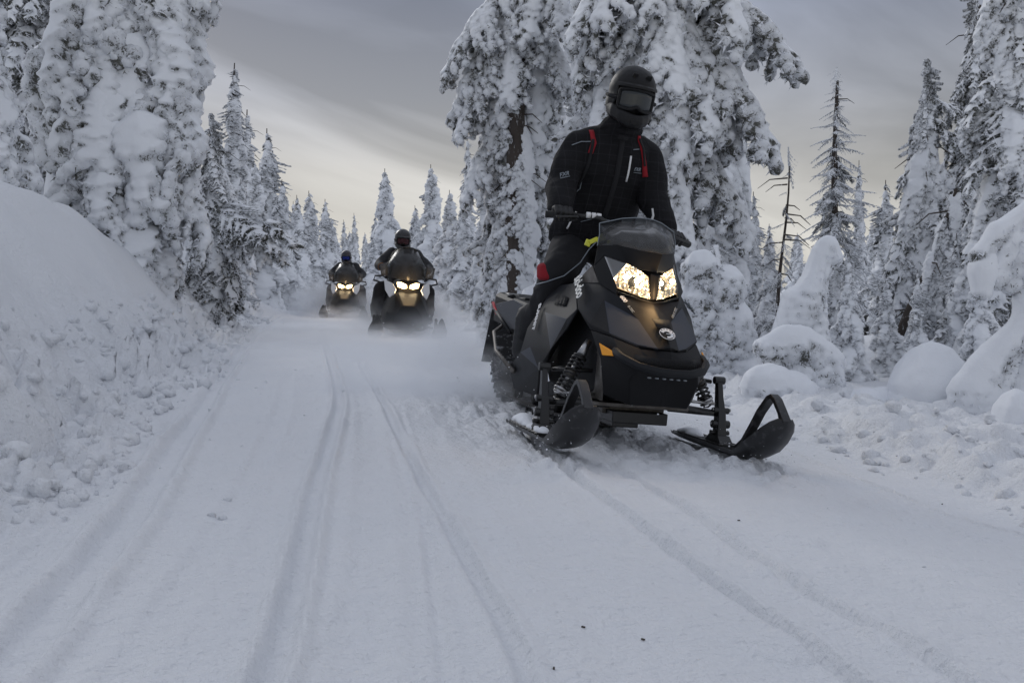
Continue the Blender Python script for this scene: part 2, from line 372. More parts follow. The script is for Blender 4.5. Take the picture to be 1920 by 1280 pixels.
def ground_h(X, Y):
    X = np.asarray(X, float); Y = np.asarray(Y, float)
    fl = foot_l(Y); fr = foot_r(Y)
    x0 = .0 - .16 * np.clip(Y - 5, -3, 40)
    s = X - x0
    roll = -.088 * np.log1p(np.exp(np.clip(s * 4, -30, 30))) / 4
    roll = np.maximum(roll, -.32 - .02 * fbm(X * .5, Y * .5, 2))
    z = roll
    # left bank
    wob = .35 * fbm(X * .3 + 5, Y * .6, 3, 3)
    u = fl - X + wob
    Hb = np.interp(Y, [0, 8, 11, 15, 20, 26, 32, 45, 60], [1.55, 1.60, 1.62, 1.60, 1.50, 1.25, 1.0, .6, .5])
    b = Hb * sstep(-.05, 1.45, u) + .05 * np.clip(u - 2, 0, 20)
    b = b + sstep(.3, 1.6, u) * (.30 * fbm(X * .8, Y * .8, 3, 9) + .09 * fbm(X * 2.1, Y * 2.1, 2, 11) + .045 * fbm(X * 4, Y * 4, 3, 12))
    # mound beyond the dark tree
    b = b + .9 * np.exp(-(((X + 7.6) / 1.1) ** 2 + ((Y - 25.5) / 3.2) ** 2))
    z = z + b
    # rubble at the bank's foot
    ru = sstep(-.40, .05, u) * (1 - sstep(.30, .70, u)) * (Y < 34)
    ru2 = sstep(-.55, -.1, u) * (1 - sstep(.5, .9, u))
    jx = X + .09 * vnoise(X * 7, Y * 7, 40) + .05 * vnoise(X * 17, Y * 17, 42); jy = Y + .09 * vnoise(X * 7 + 4, Y * 7, 41) + .05 * vnoise(X * 17, Y * 17, 43)
    z = z + ru * (1 + 1.6 * fbm(X * 5, Y * 5, 3, 62)) * (.15 * bumps(jx * 3.4, jy * 3.1, 60, .8) + .13 * bumps(jx * 7, jy * 6.4, 70, .75)) + ru2 * .07 * bumps(jx * 14, jy * 13, 74, .6)
    z = z + ru * .05 * fbm(X * 7, Y * 7, 3, 77)
    # right berm
    v = X - fr + .18 * fbm(X * .8, Y * .8, 2, 21)
    br = sstep(-.05, .5, v) * (.15 - .12 * sstep(1.2, 2.6, v))
    z = z + br
    rb = sstep(-.12, .25, v) * (1 - sstep(1.5, 2.6, v))
    z = z + rb * (.085 * bumps(jx * 4.3 + 3, jy * 4.0, 80, .75) + .06 * bumps(jx * 9.5, jy * 9, 84, .75) + .05 * bumps(jx * 19, jy * 18, 86, .7) + .03 * fbm(X * 8, Y * 8, 3, 88))
    off = sstep(.8, 3, v); z = z + off * (.16 * fbm(X * .7, Y * .7, 3, 31))
    # trail surface
    tr = (1 - sstep(-.2, .4, u)) * (1 - sstep(-.1, .3, v))
    z = z + tr * (.018 * fbm(X * 1.6, Y * 1.1, 3, 90) + .006 * fbm(X * 14, Y * 12, 3, 93) - .012 * bumps(X * 3.1, Y * 2.6, 95, .22))
    z = z + tr * .022 * bumps(X * 7.5, Y * 6.5, 98, .10)
    z = z + .012 * fbm(X * 3, Y * 3, 3, 96)
    for cx_, cy_, rr_, am in ((.24, 4.50, .16, .035), (1.22, 4.78, .17, .04), (.9, 5.0, .35, .03), (.35, 5.6, .5, .03), (-.05, 6.6, .6, .03)):
        mk = np.exp(-(((X - cx_) / rr_) ** 2 + ((Y - cy_) / (rr_ * 1.5)) ** 2)); z = z + am * mk * (bumps(jx * 15, jy * 14, 101, .8) * 1.6 + fbm(X * 12, Y * 12, 3, 103))
    wav = .035 * vnoise(X * 0 + 1.3, Y * .9, 55)
    for nm, pts, hw, dp, rd in GROOVES:
        P = sorted([(y, x) for x, y in pts]); ys = [p[0] for p in P]; xs = [p[1] for p in P]
        xc = (np.interp(Y * .88, ys, xs) + np.interp(Y * .94, ys, xs) + np.interp(Y, ys, xs) + np.interp(Y * 1.06, ys, xs) + np.interp(Y * 1.12, ys, xs)) / 5 + wav * .15
        d = np.abs(X - xc)
        act = sstep(ys[0] - .3, ys[0], Y) * (1 - sstep(ys[-1] - 1.5, ys[-1] + .5, Y)) * tr
        dd = dp * .8 * (1 + .5 * vnoise(Y * 2.3, X * 0 + hw * 100, 57))
        z = z - act * dd * (1 - sstep(hw * .45, hw * 1.1, d)) + act * rd * 1.25 * np.exp(-((d - hw * 1.4) / (hw * .30 + .008)) ** 2) * (1 + .5 * vnoise(Y * 5, X * 5, 58))
    return z
def wx(px, Y): return (px - 960) / 1900 * Y
def wz(py, Y): return .77 + Y * math.tan(math.atan((640 - py) / 1900) - radians(3.07))
def gz(x, y): return float(ground_h(np.array([x]), np.array([y]))[0])

def build_ground():
    ys = [ -3.0, -1.5, -.5, .3, .8, 1.2, 1.5]; y = 1.7
    while y < 60:
        ys.append(y); y += .0062 * max(y, 1.9) ** 1.22 if y < 12 else .006 * y ** 1.35
    while y < 900: ys.append(y); y *= 1.08
    ys.append(2500)
    xs = [-2500, -900, -400, -200, -120, -80, -60, -45, -36, -30, -26, -23, -20.5, -18.5, -17]; x = -16
    def stp(x):
        a = abs(x - .3)
        return .0105 if a < 1.7 else (.0105 + (a - 1.7) * .022)
    while x < 12: xs.append(x); x += stp(x)
    xs += [13, 15, 18, 22, 27, 34, 45, 60, 80, 120, 200, 400, 900, 2500]
    xs = np.array(xs); ys = np.array(ys)
    X, Y = np.meshgrid(xs, ys)
    # grid columns drift with the trail
    sh = -.19 * np.clip(Y - 1.9, 0, 50); X = X + np.where(np.abs(X) < 60, sh, 0)
    Z = ground_h(X, np.clip(Y, 1.0, 400)); far = sstep(80, 300, np.abs(Y)); Z = Z * (1 - far) - .1 * far
    V = np.stack([X.ravel(), Y.ravel(), Z.ravel()], 1)
    ny, nx = X.shape; i = np.arange(ny - 1)[:, None] * nx + np.arange(nx - 1)[None]
    Q = np.stack([i, i + 1, i + nx + 1, i + nx], -1).reshape(-1, 4)
    me = bpy.data.meshes.new('snow_ground'); me.vertices.add(len(V)); me.vertices.foreach_set('co', V.ravel())
    me.loops.add(Q.size); me.loops.foreach_set('vertex_index', Q.ravel().astype(np.int32))
    me.polygons.add(len(Q)); me.polygons.foreach_set('loop_start', np.arange(0, Q.size, 4, dtype=np.int32))
    me.update(calc_edges=True); me.polygons.foreach_set('use_smooth', np.ones(len(Q), bool)); me.materials.append(M['ground']); me.validate()
    print('ground quads', len(Q), X.shape)
    return tag(link('snow_ground', me), kind='structure')
build_ground()

# ------------------------------------------------------------------ fused organic masses
ICO = {}
def ico(sub):
    if sub not in ICO:
        bm = bmesh.new(); bmesh.ops.create_icosphere(bm, subdivisions=sub, radius=1)
        ICO[sub] = (np.array([v.co[:] for v in bm.verts]), np.array([[v.index for v in f.verts] for f in bm.faces])); bm.free()
    return ICO[sub]
def fuse(balls, voxel, smooth=2, sub=2):
    """balls: (x,y,z,rx,ry,rz) -> verts, normals, polygons of the fused skin"""
    V0, F0 = ico(sub); Vs = []; Fs = []
    for k, b in enumerate(balls):
        r = np.array(b[3:6] if len(b) > 4 else (b[3],) * 3)
        Vs.append(V0 * r + np.array(b[:3])); Fs.append(F0 + k * len(V0))
    V = np.concatenate(Vs); Fq = np.concatenate(Fs)
    me = bpy.data.meshes.new('t'); me.vertices.add(len(V)); me.vertices.foreach_set('co', V.ravel())
    me.loops.add(Fq.size); me.loops.foreach_set('vertex_index', Fq.ravel().astype(np.int32))
    me.polygons.add(len(Fq)); me.polygons.foreach_set('loop_start', np.arange(0, Fq.size, 3, dtype=np.int32)); me.update(calc_edges=True)
    o = bpy.data.objects.new('t', me); COL.objects.link(o)
    m = o.modifiers.new('r', 'REMESH'); m.mode = 'VOXEL'; m.voxel_size = voxel; m.adaptivity = 0
    if smooth:
        q = o.modifiers.new('s', 'SMOOTH'); q.iterations = smooth; q.factor = .5
    dg = bpy.context.evaluated_depsgraph_get(); ev = o.evaluated_get(dg); r = bpy.data.meshes.new_from_object(ev)
    bpy.data.objects.remove(o); bpy.data.meshes.remove(me)
    return r
def vn3(P, f, seed=0):
    """vectorised 3-D value noise, -0.5..0.5"""
    p = P * f + seed * 7.77; i = np.floor(p).astype(np.int64); w = p - i; w = w * w * (3 - 2 * w); r = 0
    for a in (0, 1):
        for b in (0, 1):
            for c in (0, 1):
                hsh = _perm[(_perm[(_perm[(i[:, 0] + a) & 4095] + i[:, 1] + b) & 4095] + i[:, 2] + c) & 4095] / 4095.
                r = r + hsh * (w[:, 0] if a else 1 - w[:, 0]) * (w[:, 1] if b else 1 - w[:, 1]) * (w[:, 2] if c else 1 - w[:, 2])
    return r - .5
def cells3(P, f, seed=0):
    """distance to nearest cell point 0..~1"""
    p = P * f + seed * 3.3; i = np.floor(p).astype(np.int64); best = np.full(len(P), 9.)
    for a in (-1, 0, 1):
        for b in (-1, 0, 1):
            for c in (-1, 0, 1):
                j = i + np.array([a, b, c]); h0 = _perm[(_perm[(_perm[j[:, 0] & 4095] + j[:, 1]) & 4095] + j[:, 2]) & 4095]
                q = j + np.stack([h0 / 4095., _perm[h0] / 4095., _perm[(h0 + 77) & 4095] / 4095.], 1)
                best = np.minimum(best, ((p - q) ** 2).sum(1))
    return np.sqrt(best)
def frost(me, name, seed=0, rime=.022, soft=.02, bare=1.0, sprigs=300, slen=.035, mats=None, top=.45, dark=.26, lump=0):
    """give a fused skin smooth snow on top, knobbly rime on flanks and underside, and needles poking out"""
    n = len(me.vertices); P = np.empty(n * 3); me.vertices.foreach_get('co', P); P = P.reshape(-1, 3)
    Nn = np.empty(n * 3); me.vertex_normals.foreach_get('vector', Nn); Nn = Nn.reshape(-1, 3)
    side = 1 - sstep(top - .35, top + .3, Nn[:, 2] + .5 * vn3(P, 3.5, seed + 5))
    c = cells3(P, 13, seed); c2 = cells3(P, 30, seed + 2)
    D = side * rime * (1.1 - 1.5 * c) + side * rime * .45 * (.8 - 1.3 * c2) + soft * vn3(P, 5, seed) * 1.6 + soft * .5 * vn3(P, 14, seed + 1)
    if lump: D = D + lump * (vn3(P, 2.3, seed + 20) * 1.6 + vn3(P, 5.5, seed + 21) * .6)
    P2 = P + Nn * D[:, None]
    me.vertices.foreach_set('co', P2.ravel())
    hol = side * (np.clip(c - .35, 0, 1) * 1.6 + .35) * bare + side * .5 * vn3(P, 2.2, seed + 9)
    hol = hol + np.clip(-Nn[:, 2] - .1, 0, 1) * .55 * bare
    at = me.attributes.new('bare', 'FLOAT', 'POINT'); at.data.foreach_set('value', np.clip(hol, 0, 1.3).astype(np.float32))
    me.polygons.foreach_set('use_smooth', np.ones(len(me.polygons), bool)); me.name = name
    me.materials.clear()
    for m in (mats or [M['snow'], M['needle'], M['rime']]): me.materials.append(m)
    # sprigs : little three-sided needle tufts
    if sprigs:
        idx = np.where((side > .5) & (Nn[:, 2] < .35))[0]
        if len(idx):
            r_ = np.random.default_rng(seed + 100); pick = r_.choice(idx, min(sprigs, len(idx)), replace=False)
            bm = bmesh.new(); bm.from_mesh(me)
            for i in pick:
                base = Vector(P2[i]); d0 = Vector(Nn[i]) + Vector((0, 0, -.35)) + Vector(r_.normal(0, .45, 3))
                if d0.length < .1: continue
                d0.normalize(); mi = 1 if r_.random() < dark else 2
                for q in range(2):
                    d = (d0 + Vector(r_.normal(0, .4, 3))).normalized(); L_ = slen * r_.uniform(.5, 1.5); u = d.orthogonal().normalized(); w = d.cross(u)
                    wd = .0035 if mi == 1 else .008
                    b0 = base - d * .01
                    vs = [bm.verts.new(b0 + u * wd), bm.verts.new(b0 - u * wd * .5 + w * wd), bm.verts.new(b0 - u * wd * .5 - w * wd), bm.verts.new(b0 + d * L_)]
                    for t in ((0, 1, 3), (1, 2, 3), (2, 0, 3)):
                        f = bm.faces.new([vs[k] for k in t]); f.material_index = mi
            bm.to_mesh(me); bm.free()
    return me

def bough_balls(kind, r, L=1.15):
    B = []
    droop = {'heavy': .30, 'finger': .38, 'needle': .35, 'thin': .18}[kind]
    amp = r.uniform(-.12, .12)
    def sp(t): return np.array([L * t, amp * sin(t * 3.0), -droop * L * t ** 1.8])
    if kind == 'heavy':
        for t in np.linspace(.02, 1, 16):
            p = sp(t); rr = (.115 * sin(pi * min(1, .25 + t * .72)) + .045) * r.uniform(.7, 1.3)
            B.append((p[0], p[1] + r.normal(0, .02), p[2] + .02, rr * 1.1, rr * 1.15, rr * .8))
        for t in np.linspace(.1, .95, 11):
            for sgn in (-1, 1):
                p = sp(t); ln = .34 * (1 - t * .55) * r.uniform(.6, 1.15); a = radians(r.uniform(35, 60))
                for q in np.linspace(.15, 1, 5):
                    rr = (.078 * (1 - .45 * q) + .012) * r.uniform(.7, 1.35)
                    B.append((p[0] + ln * q * cos(a), p[1] + sgn * ln * q * sin(a), p[2] - .05 - ln * .9 * q ** 1.4, rr, rr, rr * .95))
                if r.random() < .7:
                    h = r.uniform(.08, .25); e = (p[0] + ln * cos(a) * .8, p[1] + sgn * ln * sin(a) * .8, p[2] - .10 - ln * .7)
                    for q in np.linspace(0, 1, 4): B.append((e[0] + q * .04, e[1], e[2] - h * q, .055 - .02 * q))
    elif kind == 'finger':
        for t in np.linspace(.02, 1, 18):
            p = sp(t); rr = (.085 * (1 - .45 * t) + .02) * r.uniform(.85, 1.2); B.append((p[0], p[1], p[2] + .01, rr * 1.1, rr * 1.2, rr * .85))
        for t in np.linspace(.08, 1, 15):
            for sgn in (-1, 1):
                p = sp(t); ln = (.5 * (1 - t) + .18) * r.uniform(.5, 1.35); a = radians(r.uniform(25, 70)); x_, y_, z_ = p; vx, vy, vz = cos(a), sgn * sin(a), -.35
                k = int(ln / .045) + 1; rr0 = r.uniform(.038, .066)
                for q in range(k):
                    x_ += vx * .045; y_ += vy * .045; z_ += vz * .045; vz -= .16; nrm = sqrt(vx * vx + vy * vy + vz * vz); vx /= nrm; vy /= nrm; vz /= nrm
                    rr = rr0 * (1 - .45 * q / k) * r.uniform(.8, 1.25); B.append((x_, y_, z_, rr, rr, rr))
    else:
        R0 = .045 if kind == 'needle' else .028
        for t in np.linspace(.02, 1, 24):
            p = sp(t); rr = R0 * (1 - .5 * t) * r.uniform(.8, 1.3); B.append((p[0], p[1], p[2] + .01, rr * 1.1, rr, rr))
        for t in np.linspace(.1, .98, 15 if kind == 'needle' else 11):
            for sgn in (-1, 1):
                p = sp(t); ln = (.42 * (1 - t) + .10) * r.uniform(.5, 1.2); a = radians(r.uniform(30, 65)); x_, y_, z_ = p; vx, vy, vz = cos(a), sgn * sin(a), -.1
                k = int(ln / .03) + 1
                for q in range(k):
                    x_ += vx * .03; y_ += vy * .03; z_ += vz * .03; vz -= .05 if kind == 'thin' else .09
                    rr = R0 * .75 * (1 - .5 * q / k) * r.uniform(.6, 1.3); B.append((x_, y_, z_, rr, rr, rr))
        if kind == 'needle':
            for _ in range(5):
                t = r.uniform(.1, .9); p = sp(t); rr = r.uniform(.05, .10); B.append((p[0], p[1] + r.normal(0, .05), p[2] + .04, rr * 1.5, rr * 1.1, rr * .7))
    return B
BOUGH = {}; BOUGHLOW = {}
def make_boughs():
    for kind, cnt, vox, kw in (('heavy', 4, .017, dict(rime=.034, soft=.030, bare=.9, sprigs=620, top=.62)), ('finger', 5, .015, dict(rime=.026, soft=.018, bare=.95, sprigs=800, top=.75)),
                               ('needle', 3, .014, dict(rime=.014, soft=.01, bare=1.6, sprigs=1300, slen=.06, dark=.6)), ('thin', 2, .012, dict(rime=.008, soft=.006, bare=.7, sprigs=300, slen=.03))):
        BOUGH[kind] = []; BOUGHLOW[kind] = []
        for i in range(cnt):
            r = np.random.default_rng(50 + i * 7 + len(kind)); B = bough_balls(kind, r)
            BOUGH[kind].append(frost(fuse(B, vox, 1, 1), 'snowy_bough', seed=i * 3 + len(kind), **kw))
            k2 = dict(kw); k2['sprigs'] = 30; k2['slen'] = .08; k2['dark'] = .15; k2['bare'] = k2['bare'] * .8
            lo = frost(fuse(B, .040 if kind != 'thin' else .03, 0, 1), 'bough', seed=i * 3 + 1, **{**k2, 'rime': .03})
            BOUGHLOW[kind].append(lo)
            print(kind, i, len(BOUGH[kind][-1].polygons), len(lo.polygons))
make_boughs()

def trunk_mesh(h, r0, lean=(0, 0), seed=0, rtop=.25, n=12):
    r_ = np.random.default_rng(seed); P = []; R = []
    K = max(8, int(h / .35))
    for i in range(K + 1):
        t = i / K; P.append((lean[0] * t * h + .03 * sin(t * 7 + seed), lean[1] * t * h + .03 * cos(t * 6 + seed), h * t - .35 * (1 if i == 0 else 0))); R.append(r0 * (1 - (1 - rtop) * t) * (1 + (.25 if i == 0 else 0)) * r_.uniform(.95, 1.05))
    m = MB(); m.tube(P, R, n)
    # dead stubs
    for _ in range(int(h * 5)):
        t = r_.uniform(.08, .95); a = r_.uniform(0, 2 * pi); c = Vector((lean[0] * t * h, lean[1] * t * h, h * t)); ln = r_.uniform(.12, .5)
        m.tube([c, c + Vector((cos(a) * ln * .6, sin(a) * ln * .6, -.05 * ln)), c + Vector((cos(a) * ln, sin(a) * ln, -.35 * ln))], [.014, .009, .004], 4)
    return m
def add_bough(parent, me, z, az, tilt, sc, off=(0, 0), roll=0):
    o = link('snowy_bough', me, parent); o.location = (off[0], off[1], z); o.rotation_euler = (roll, tilt, az)
    o.scale = sc if isinstance(sc, tuple) else (sc, sc, sc); return o
def big_tree(name, loc, h, r0, prof, label, back=0, nb=70, kinds=(('finger', 1),), lean=(0, 0), seed=1, z0=.3, gaps=(), tilt=(25, 60), z1=None, trunk=True, extra=(), cat='tree', smul=1.0):
    rt = empty(name, loc); tag(rt, label, cat)
    r_ = np.random.default_rng(seed)
    if trunk:
        m = trunk_mesh(h, r0, lean, seed); m.build('trunk', M['bark'], rt)
    z1 = z1 or h; ks = [k for k, w in kinds]; ws = np.array([w for k, w in kinds], float); ws /= ws.sum()
    az = r_.uniform(0, 6.28)
    for i in range(nb):
        t = (i + r_.uniform(0, .8)) / nb; z = z0 + (z1 - z0) * t; az += 2.4 + r_.normal(0, .25)
        R = np.interp(t, [p[0] for p in prof], [p[1] for p in prof]) * r_.uniform(.78, 1.15)
        a = az % (2 * pi)
        if any(abs((a - radians(g0) + pi) % (2 * pi) - pi) < radians(gw) and za < z < zb for g0, gw, za, zb in gaps): continue
        k = r_.choice(ks, p=ws); me = BOUGH[k][r_.integers(len(BOUGH[k]))]
        tl = radians(r_.uniform(*tilt)) + (0 if t > .15 else .1)
        s = R / 1.1 / max(.55, cos(tl) ** .5)
        add_bough(rt, me, z, a, tl, (s, s * smul * r_.uniform(.85, 1.15), s * smul * r_.uniform(.85, 1.1)), (lean[0] * z, lean[1] * z + back), r_.normal(0, .12))
    for i in range(int(nb * .45)):   # short dark inner twigs close to the trunk
        t = r_.random(); z = z0 + (z1 - z0) * t; R = np.interp(t, [p[0] for p in prof], [p[1] for p in prof]); a = r_.uniform(0, 2 * pi)
        if any(abs((a - radians(g0) + pi) % (2 * pi) - pi) < radians(gw) and za < z < zb for g0, gw, za, zb in gaps): continue
        add_bough(rt, BOUGH['needle'][r_.integers(3)], z, a, radians(r_.uniform(10, 50)), R * .6, (lean[0] * z, lean[1] * z + back), r_.normal(0, .3))
    for e in extra:
        k, vi, z, a, tl, s = e[:6]; add_bough(rt, BOUGH[k][vi % len(BOUGH[k])], z, radians(a), radians(tl), s, (lean[0] * z, lean[1] * z + back * (z < 4.4 and not -62 < a < -8)))
    # leader of the crown
    if z1 >= h - .1:
        add_bough(rt, BOUGH['thin' if 'thin' in ks else 'finger'][seed % 2], h + .25, r_.uniform(0, 6), radians(88), (.45, .4, .4), (lean[0] * h, lean[1] * h))
    return rt

# distant conifers: crown is one mesh, shared by copies
def joined(parts, name):
    """parts: list of (mesh, 4x4 numpy)"""
    Vs = []; Ls = []; Ps = []; Ms = []; Bs = []; vb = 0
    for me, T in parts:
        n = len(me.vertices); P = np.empty(n * 3); me.vertices.foreach_get('co', P); P = P.reshape(-1, 3) @ T[:3, :3].T + T[:3, 3]
        li = np.empty(len(me.loops), np.int32); me.loops.foreach_get('vertex_index', li); lt = np.empty(len(me.polygons), np.int32); me.polygons.foreach_get('loop_total', lt)
        mi = np.empty(len(me.polygons), np.int32); me.polygons.foreach_get('material_index', mi)
        b = np.zeros(n, np.float32); me.attributes['bare'].data.foreach_get('value', b)
        Vs.append(P); Ls.append(li + vb); Ps.append(lt); Ms.append(mi); Bs.append(b); vb += n
    V = np.concatenate(Vs); Lv = np.concatenate(Ls); lt = np.concatenate(Ps); me = bpy.data.meshes.new(name)
    me.vertices.add(len(V)); me.vertices.foreach_set('co', V.ravel()); me.loops.add(len(Lv)); me.loops.foreach_set('vertex_index', Lv)
    me.polygons.add(len(lt)); me.polygons.foreach_set('loop_start', np.concatenate([[0], np.cumsum(lt)[:-1]]).astype(np.int32)); me.polygons.foreach_set('material_index', np.concatenate(Ms))
    me.update(calc_edges=True); me.polygons.foreach_set('use_smooth', np.ones(len(lt), bool))
    a = me.attributes.new('bare', 'FLOAT', 'POINT'); a.data.foreach_set('value', np.concatenate(Bs))
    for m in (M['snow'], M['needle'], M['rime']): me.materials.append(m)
    return me
CROWNS = []
def make_crowns():
    specs = [('finger', 52, [(0, .17), (.12, .165), (.5, .12), (.8, .07), (1, .025)], (30, 62)), ('heavy', 46, [(0, .19), (.15, .18), (.5, .13), (.75, .08), (1, .03)], (28, 60)),
             ('mix', 56, [(0, .15), (.2, .14), (.6, .09), (.85, .05), (1, .02)], (35, 66)), ('finger', 44, [(0, .10), (.3, .09), (.7, .06), (1, .018)], (35, 68)), ('thin', 60, [(0, .17), (.3, .15), (.6, .11), (.85, .05), (1, .02)], (5, 35))]
    for ci, (kd, nb, prof, tl) in enumerate(specs):
        r_ = np.random.default_rng(300 + ci); parts = []; az = 0; H = 6.0
        for i in range(nb):
            t = (i + r_.uniform(0, .8)) / nb; z = (.06 + .92 * t) * H; az += 2.4 + r_.normal(0, .3); R = np.interp(t, [p[0] for p in prof], [p[1] for p in prof]) * H * r_.uniform(.7, 1.2)
            k = kd if kd != 'mix' else r_.choice(['heavy', 'finger', 'needle']); lib = BOUGHLOW[k]; me = lib[r_.integers(len(lib))]
            tilt = radians(r_.uniform(*tl)); s = R / 1.1 / max(.5, cos(tilt) ** .6); w = s * (1.15 if t < .7 else 1.5)
            T = Matrix.Translation((0, 0, z)) @ Matrix.Rotation(az, 4, 'Z') @ Matrix.Rotation(tilt, 4, 'Y') @ Matrix.Diagonal((s, w, w * 1.05, 1))
            parts.append((me, np.array(T)))
        me = joined(parts, 'crown'); CROWNS.append(me); print('crown', ci, len(me.polygons))
make_crowns()
SMALLTRUNK = None
def far_tree(X, Y, top, label, variant=0, wide=1.0, rot=None, name='snowy_conifer', group='snow laden conifers beyond the trail', lean=0, base=None):
    global SMALLTRUNK
    zb = gz(X, Y) - .15 if base is None else base; h = top - zb
    rt = empty(name, (X, Y, zb), (0, lean, 0)); tag(rt, label, 'tree', group)
    if SMALLTRUNK is None:
        m = trunk_mesh(6.0, .11, (0, 0), 5, .12, 7); o = m.build('trunk', M['bark'], rt); SMALLTRUNK = o.data
    else: o = link('trunk', SMALLTRUNK, rt)
    s = h / 6.15; wide *= 1.5; o.scale = (s * wide * .6, s * wide * .6, s)
    c = link('crown', CROWNS[variant % 5], rt); c.scale = (s * wide, s * wide, s); c.rotation_euler = (0, 0, rot if rot is not None else (X * 3.1 + Y * 1.7) % 6.28)
    return rt

# ------------------------------------------------------------------ trees

# left bank: huge laden trees
big_tree('snowy_conifer', (-5.15, 13.4, gz(-5.15, 13.4) - .2), 8.5, .17, [(0, 1.1), (.2, 1.5), (.5, 1.65), (.8, .9), (1, .4)],
         'massive conifer buried in rounded snow pillows, nearest the sky on the left bank', nb=46, kinds=(('heavy', 4), ('finger', 1)), seed=3, z0=.1, z1=6.8, tilt=(30, 60), smul=1.25,
         extra=[('heavy', 1, 1.5, -75, 58, 1.9), ('heavy', 2, 2.9, -100, 58, 1.9), ('heavy', 3, 2.2, -40, 58, 1.8), ('heavy', 0, 3.6, -65, 60, 1.9), ('heavy', 2, 4.6, -90, 60, 1.8), ('heavy', 0, 3.4, -15, 58, 1.7), ('heavy', 2, 4.4, 8, 44, 1.85), ('heavy', 3, 5.4, 0, 40, 1.9), ('heavy', 2, 2.6, -10, 62, 1.6), ('heavy', 1, 3.9, 5, 50, 1.8), ('heavy', 3, 4.9, -10, 45, 1.7), ('finger', 1, 3.1, -5, 58, 1.5), ('heavy', 0, 2.7, -60, 55, 1.3), ('heavy', 3, .9, -130, 40, 1.3), ('heavy', 2, 3.6, -20, 60, 1.3), ('heavy', 1, 3.2, -80, 60, 1.5), ('heavy', 0, 4.2, 0, 62, 1.4)])
big_tree('snowy_conifer', (-6.35, 11.2, gz(-6.35, 11.2) - .2), 8, .16, [(0, 1.0), (.3, 1.35), (.6, 1.2), (1, .4)],
         'snow-plastered conifer cut by the left edge of the photo', nb=56, kinds=(('heavy', 1),), seed=8, z0=.0, z1=6.2, tilt=(30, 58), smul=1.25)
big_tree('snowy_conifer', (-7.6, 16.5, gz(-7.6, 16.5) - .2), 10, .16, [(0, 1.0), (.3, 1.3), (.6, 1.3), (1, .5)],
         'darker thinly frosted conifer seen between the two big trees at upper left', nb=64, kinds=(('needle', 2), ('finger', 1)), seed=12, z0=.3, z1=9, tilt=(20, 50))
big_tree('snowy_conifer', (-5.05, 17.2, gz(-5.35, 18.0) - .2), 3.3, .12, [(0, .75), (.3, .85), (.7, .75), (1, .3)],
         'conifer with bare dark green needles and one long bough reaching right over the bank', nb=54, kinds=(('needle', 5), ('finger', 2)), seed=15, z0=.1, z1=3.4, tilt=(30, 62),
         extra=[('needle', 0, 2.0, -25, 2, 1.45), ('needle', 2, 1.95, -32, 6, 1.35), ('heavy', 2, 2.05, -28, 0, (.9, .4, .4)), ('needle', 1, 1.9, -20, 12, 1.3), ('finger', 1, 1.95, -30, 12, (1.1, .8, 1.2)), ('needle', 1, .1, -60, 25, .9), ('finger', 1, 1.2, -10, 62, .9), ('needle', 1, .25, -85, 30, .8)])
# central pair behind the first rider
big_tree('snowy_conifer', (.02, 14.2, gz(.02, 14.2) - .1), 10, .165, [(0, .75), (.15, .9), (.35, 1.0), (.6, 1.15), (1, .7)],
         'tall frosted conifer with a bare dark trunk rising from behind the first sled\'s seat', back=.42, nb=84, kinds=(('finger', 4), ('heavy', 1)), seed=21, lean=(.02, 0), z0=.5, z1=7.5, tilt=(42, 68),
         gaps=((-90, 88, 0, 4.5),), extra=[('finger', 0, 3.6, 190, 40, 1.25), ('finger', 2, 4.5, 185, 38, 1.3), ('finger', 1, 4.3, 200, 52, 1.3), ('finger', 3, 5.2, 178, 30, 1.3), ('finger', 0, 2.6, 175, 62, 1.1), ('finger', 2, 4.0, 215, 60, 1.2), ('heavy', 1, 2.7, -40, 60, .8), ('heavy', 2, 1.9, -35, 62, .8), ('heavy', 0, 1.2, -30, 62, .8), ('heavy', 3, 2.4, -28, 64, .9), ('finger', 2, 2.9, -30, 62, 1.0), ('finger', 0, 2.1, -38, 66, .9), ('heavy', 1, 1.6, -45, 66, .9), ('finger', 3, 3.3, -48, 66, 1.0), ('finger', 4, 2.6, 190, 66, .9), ('heavy', 2, .8, -35, 60, .9), ('finger', 4, 4.9, -15, 40, 1.2), ('finger', 2, 5.6, -35, 35, 1.3), ('finger', 1, 5.0, -120, 55, 1.2), ('finger', 3, 5.9, -80, 50, 1.3), ('finger', 0, 4.8, 165, 35, 1.35)])
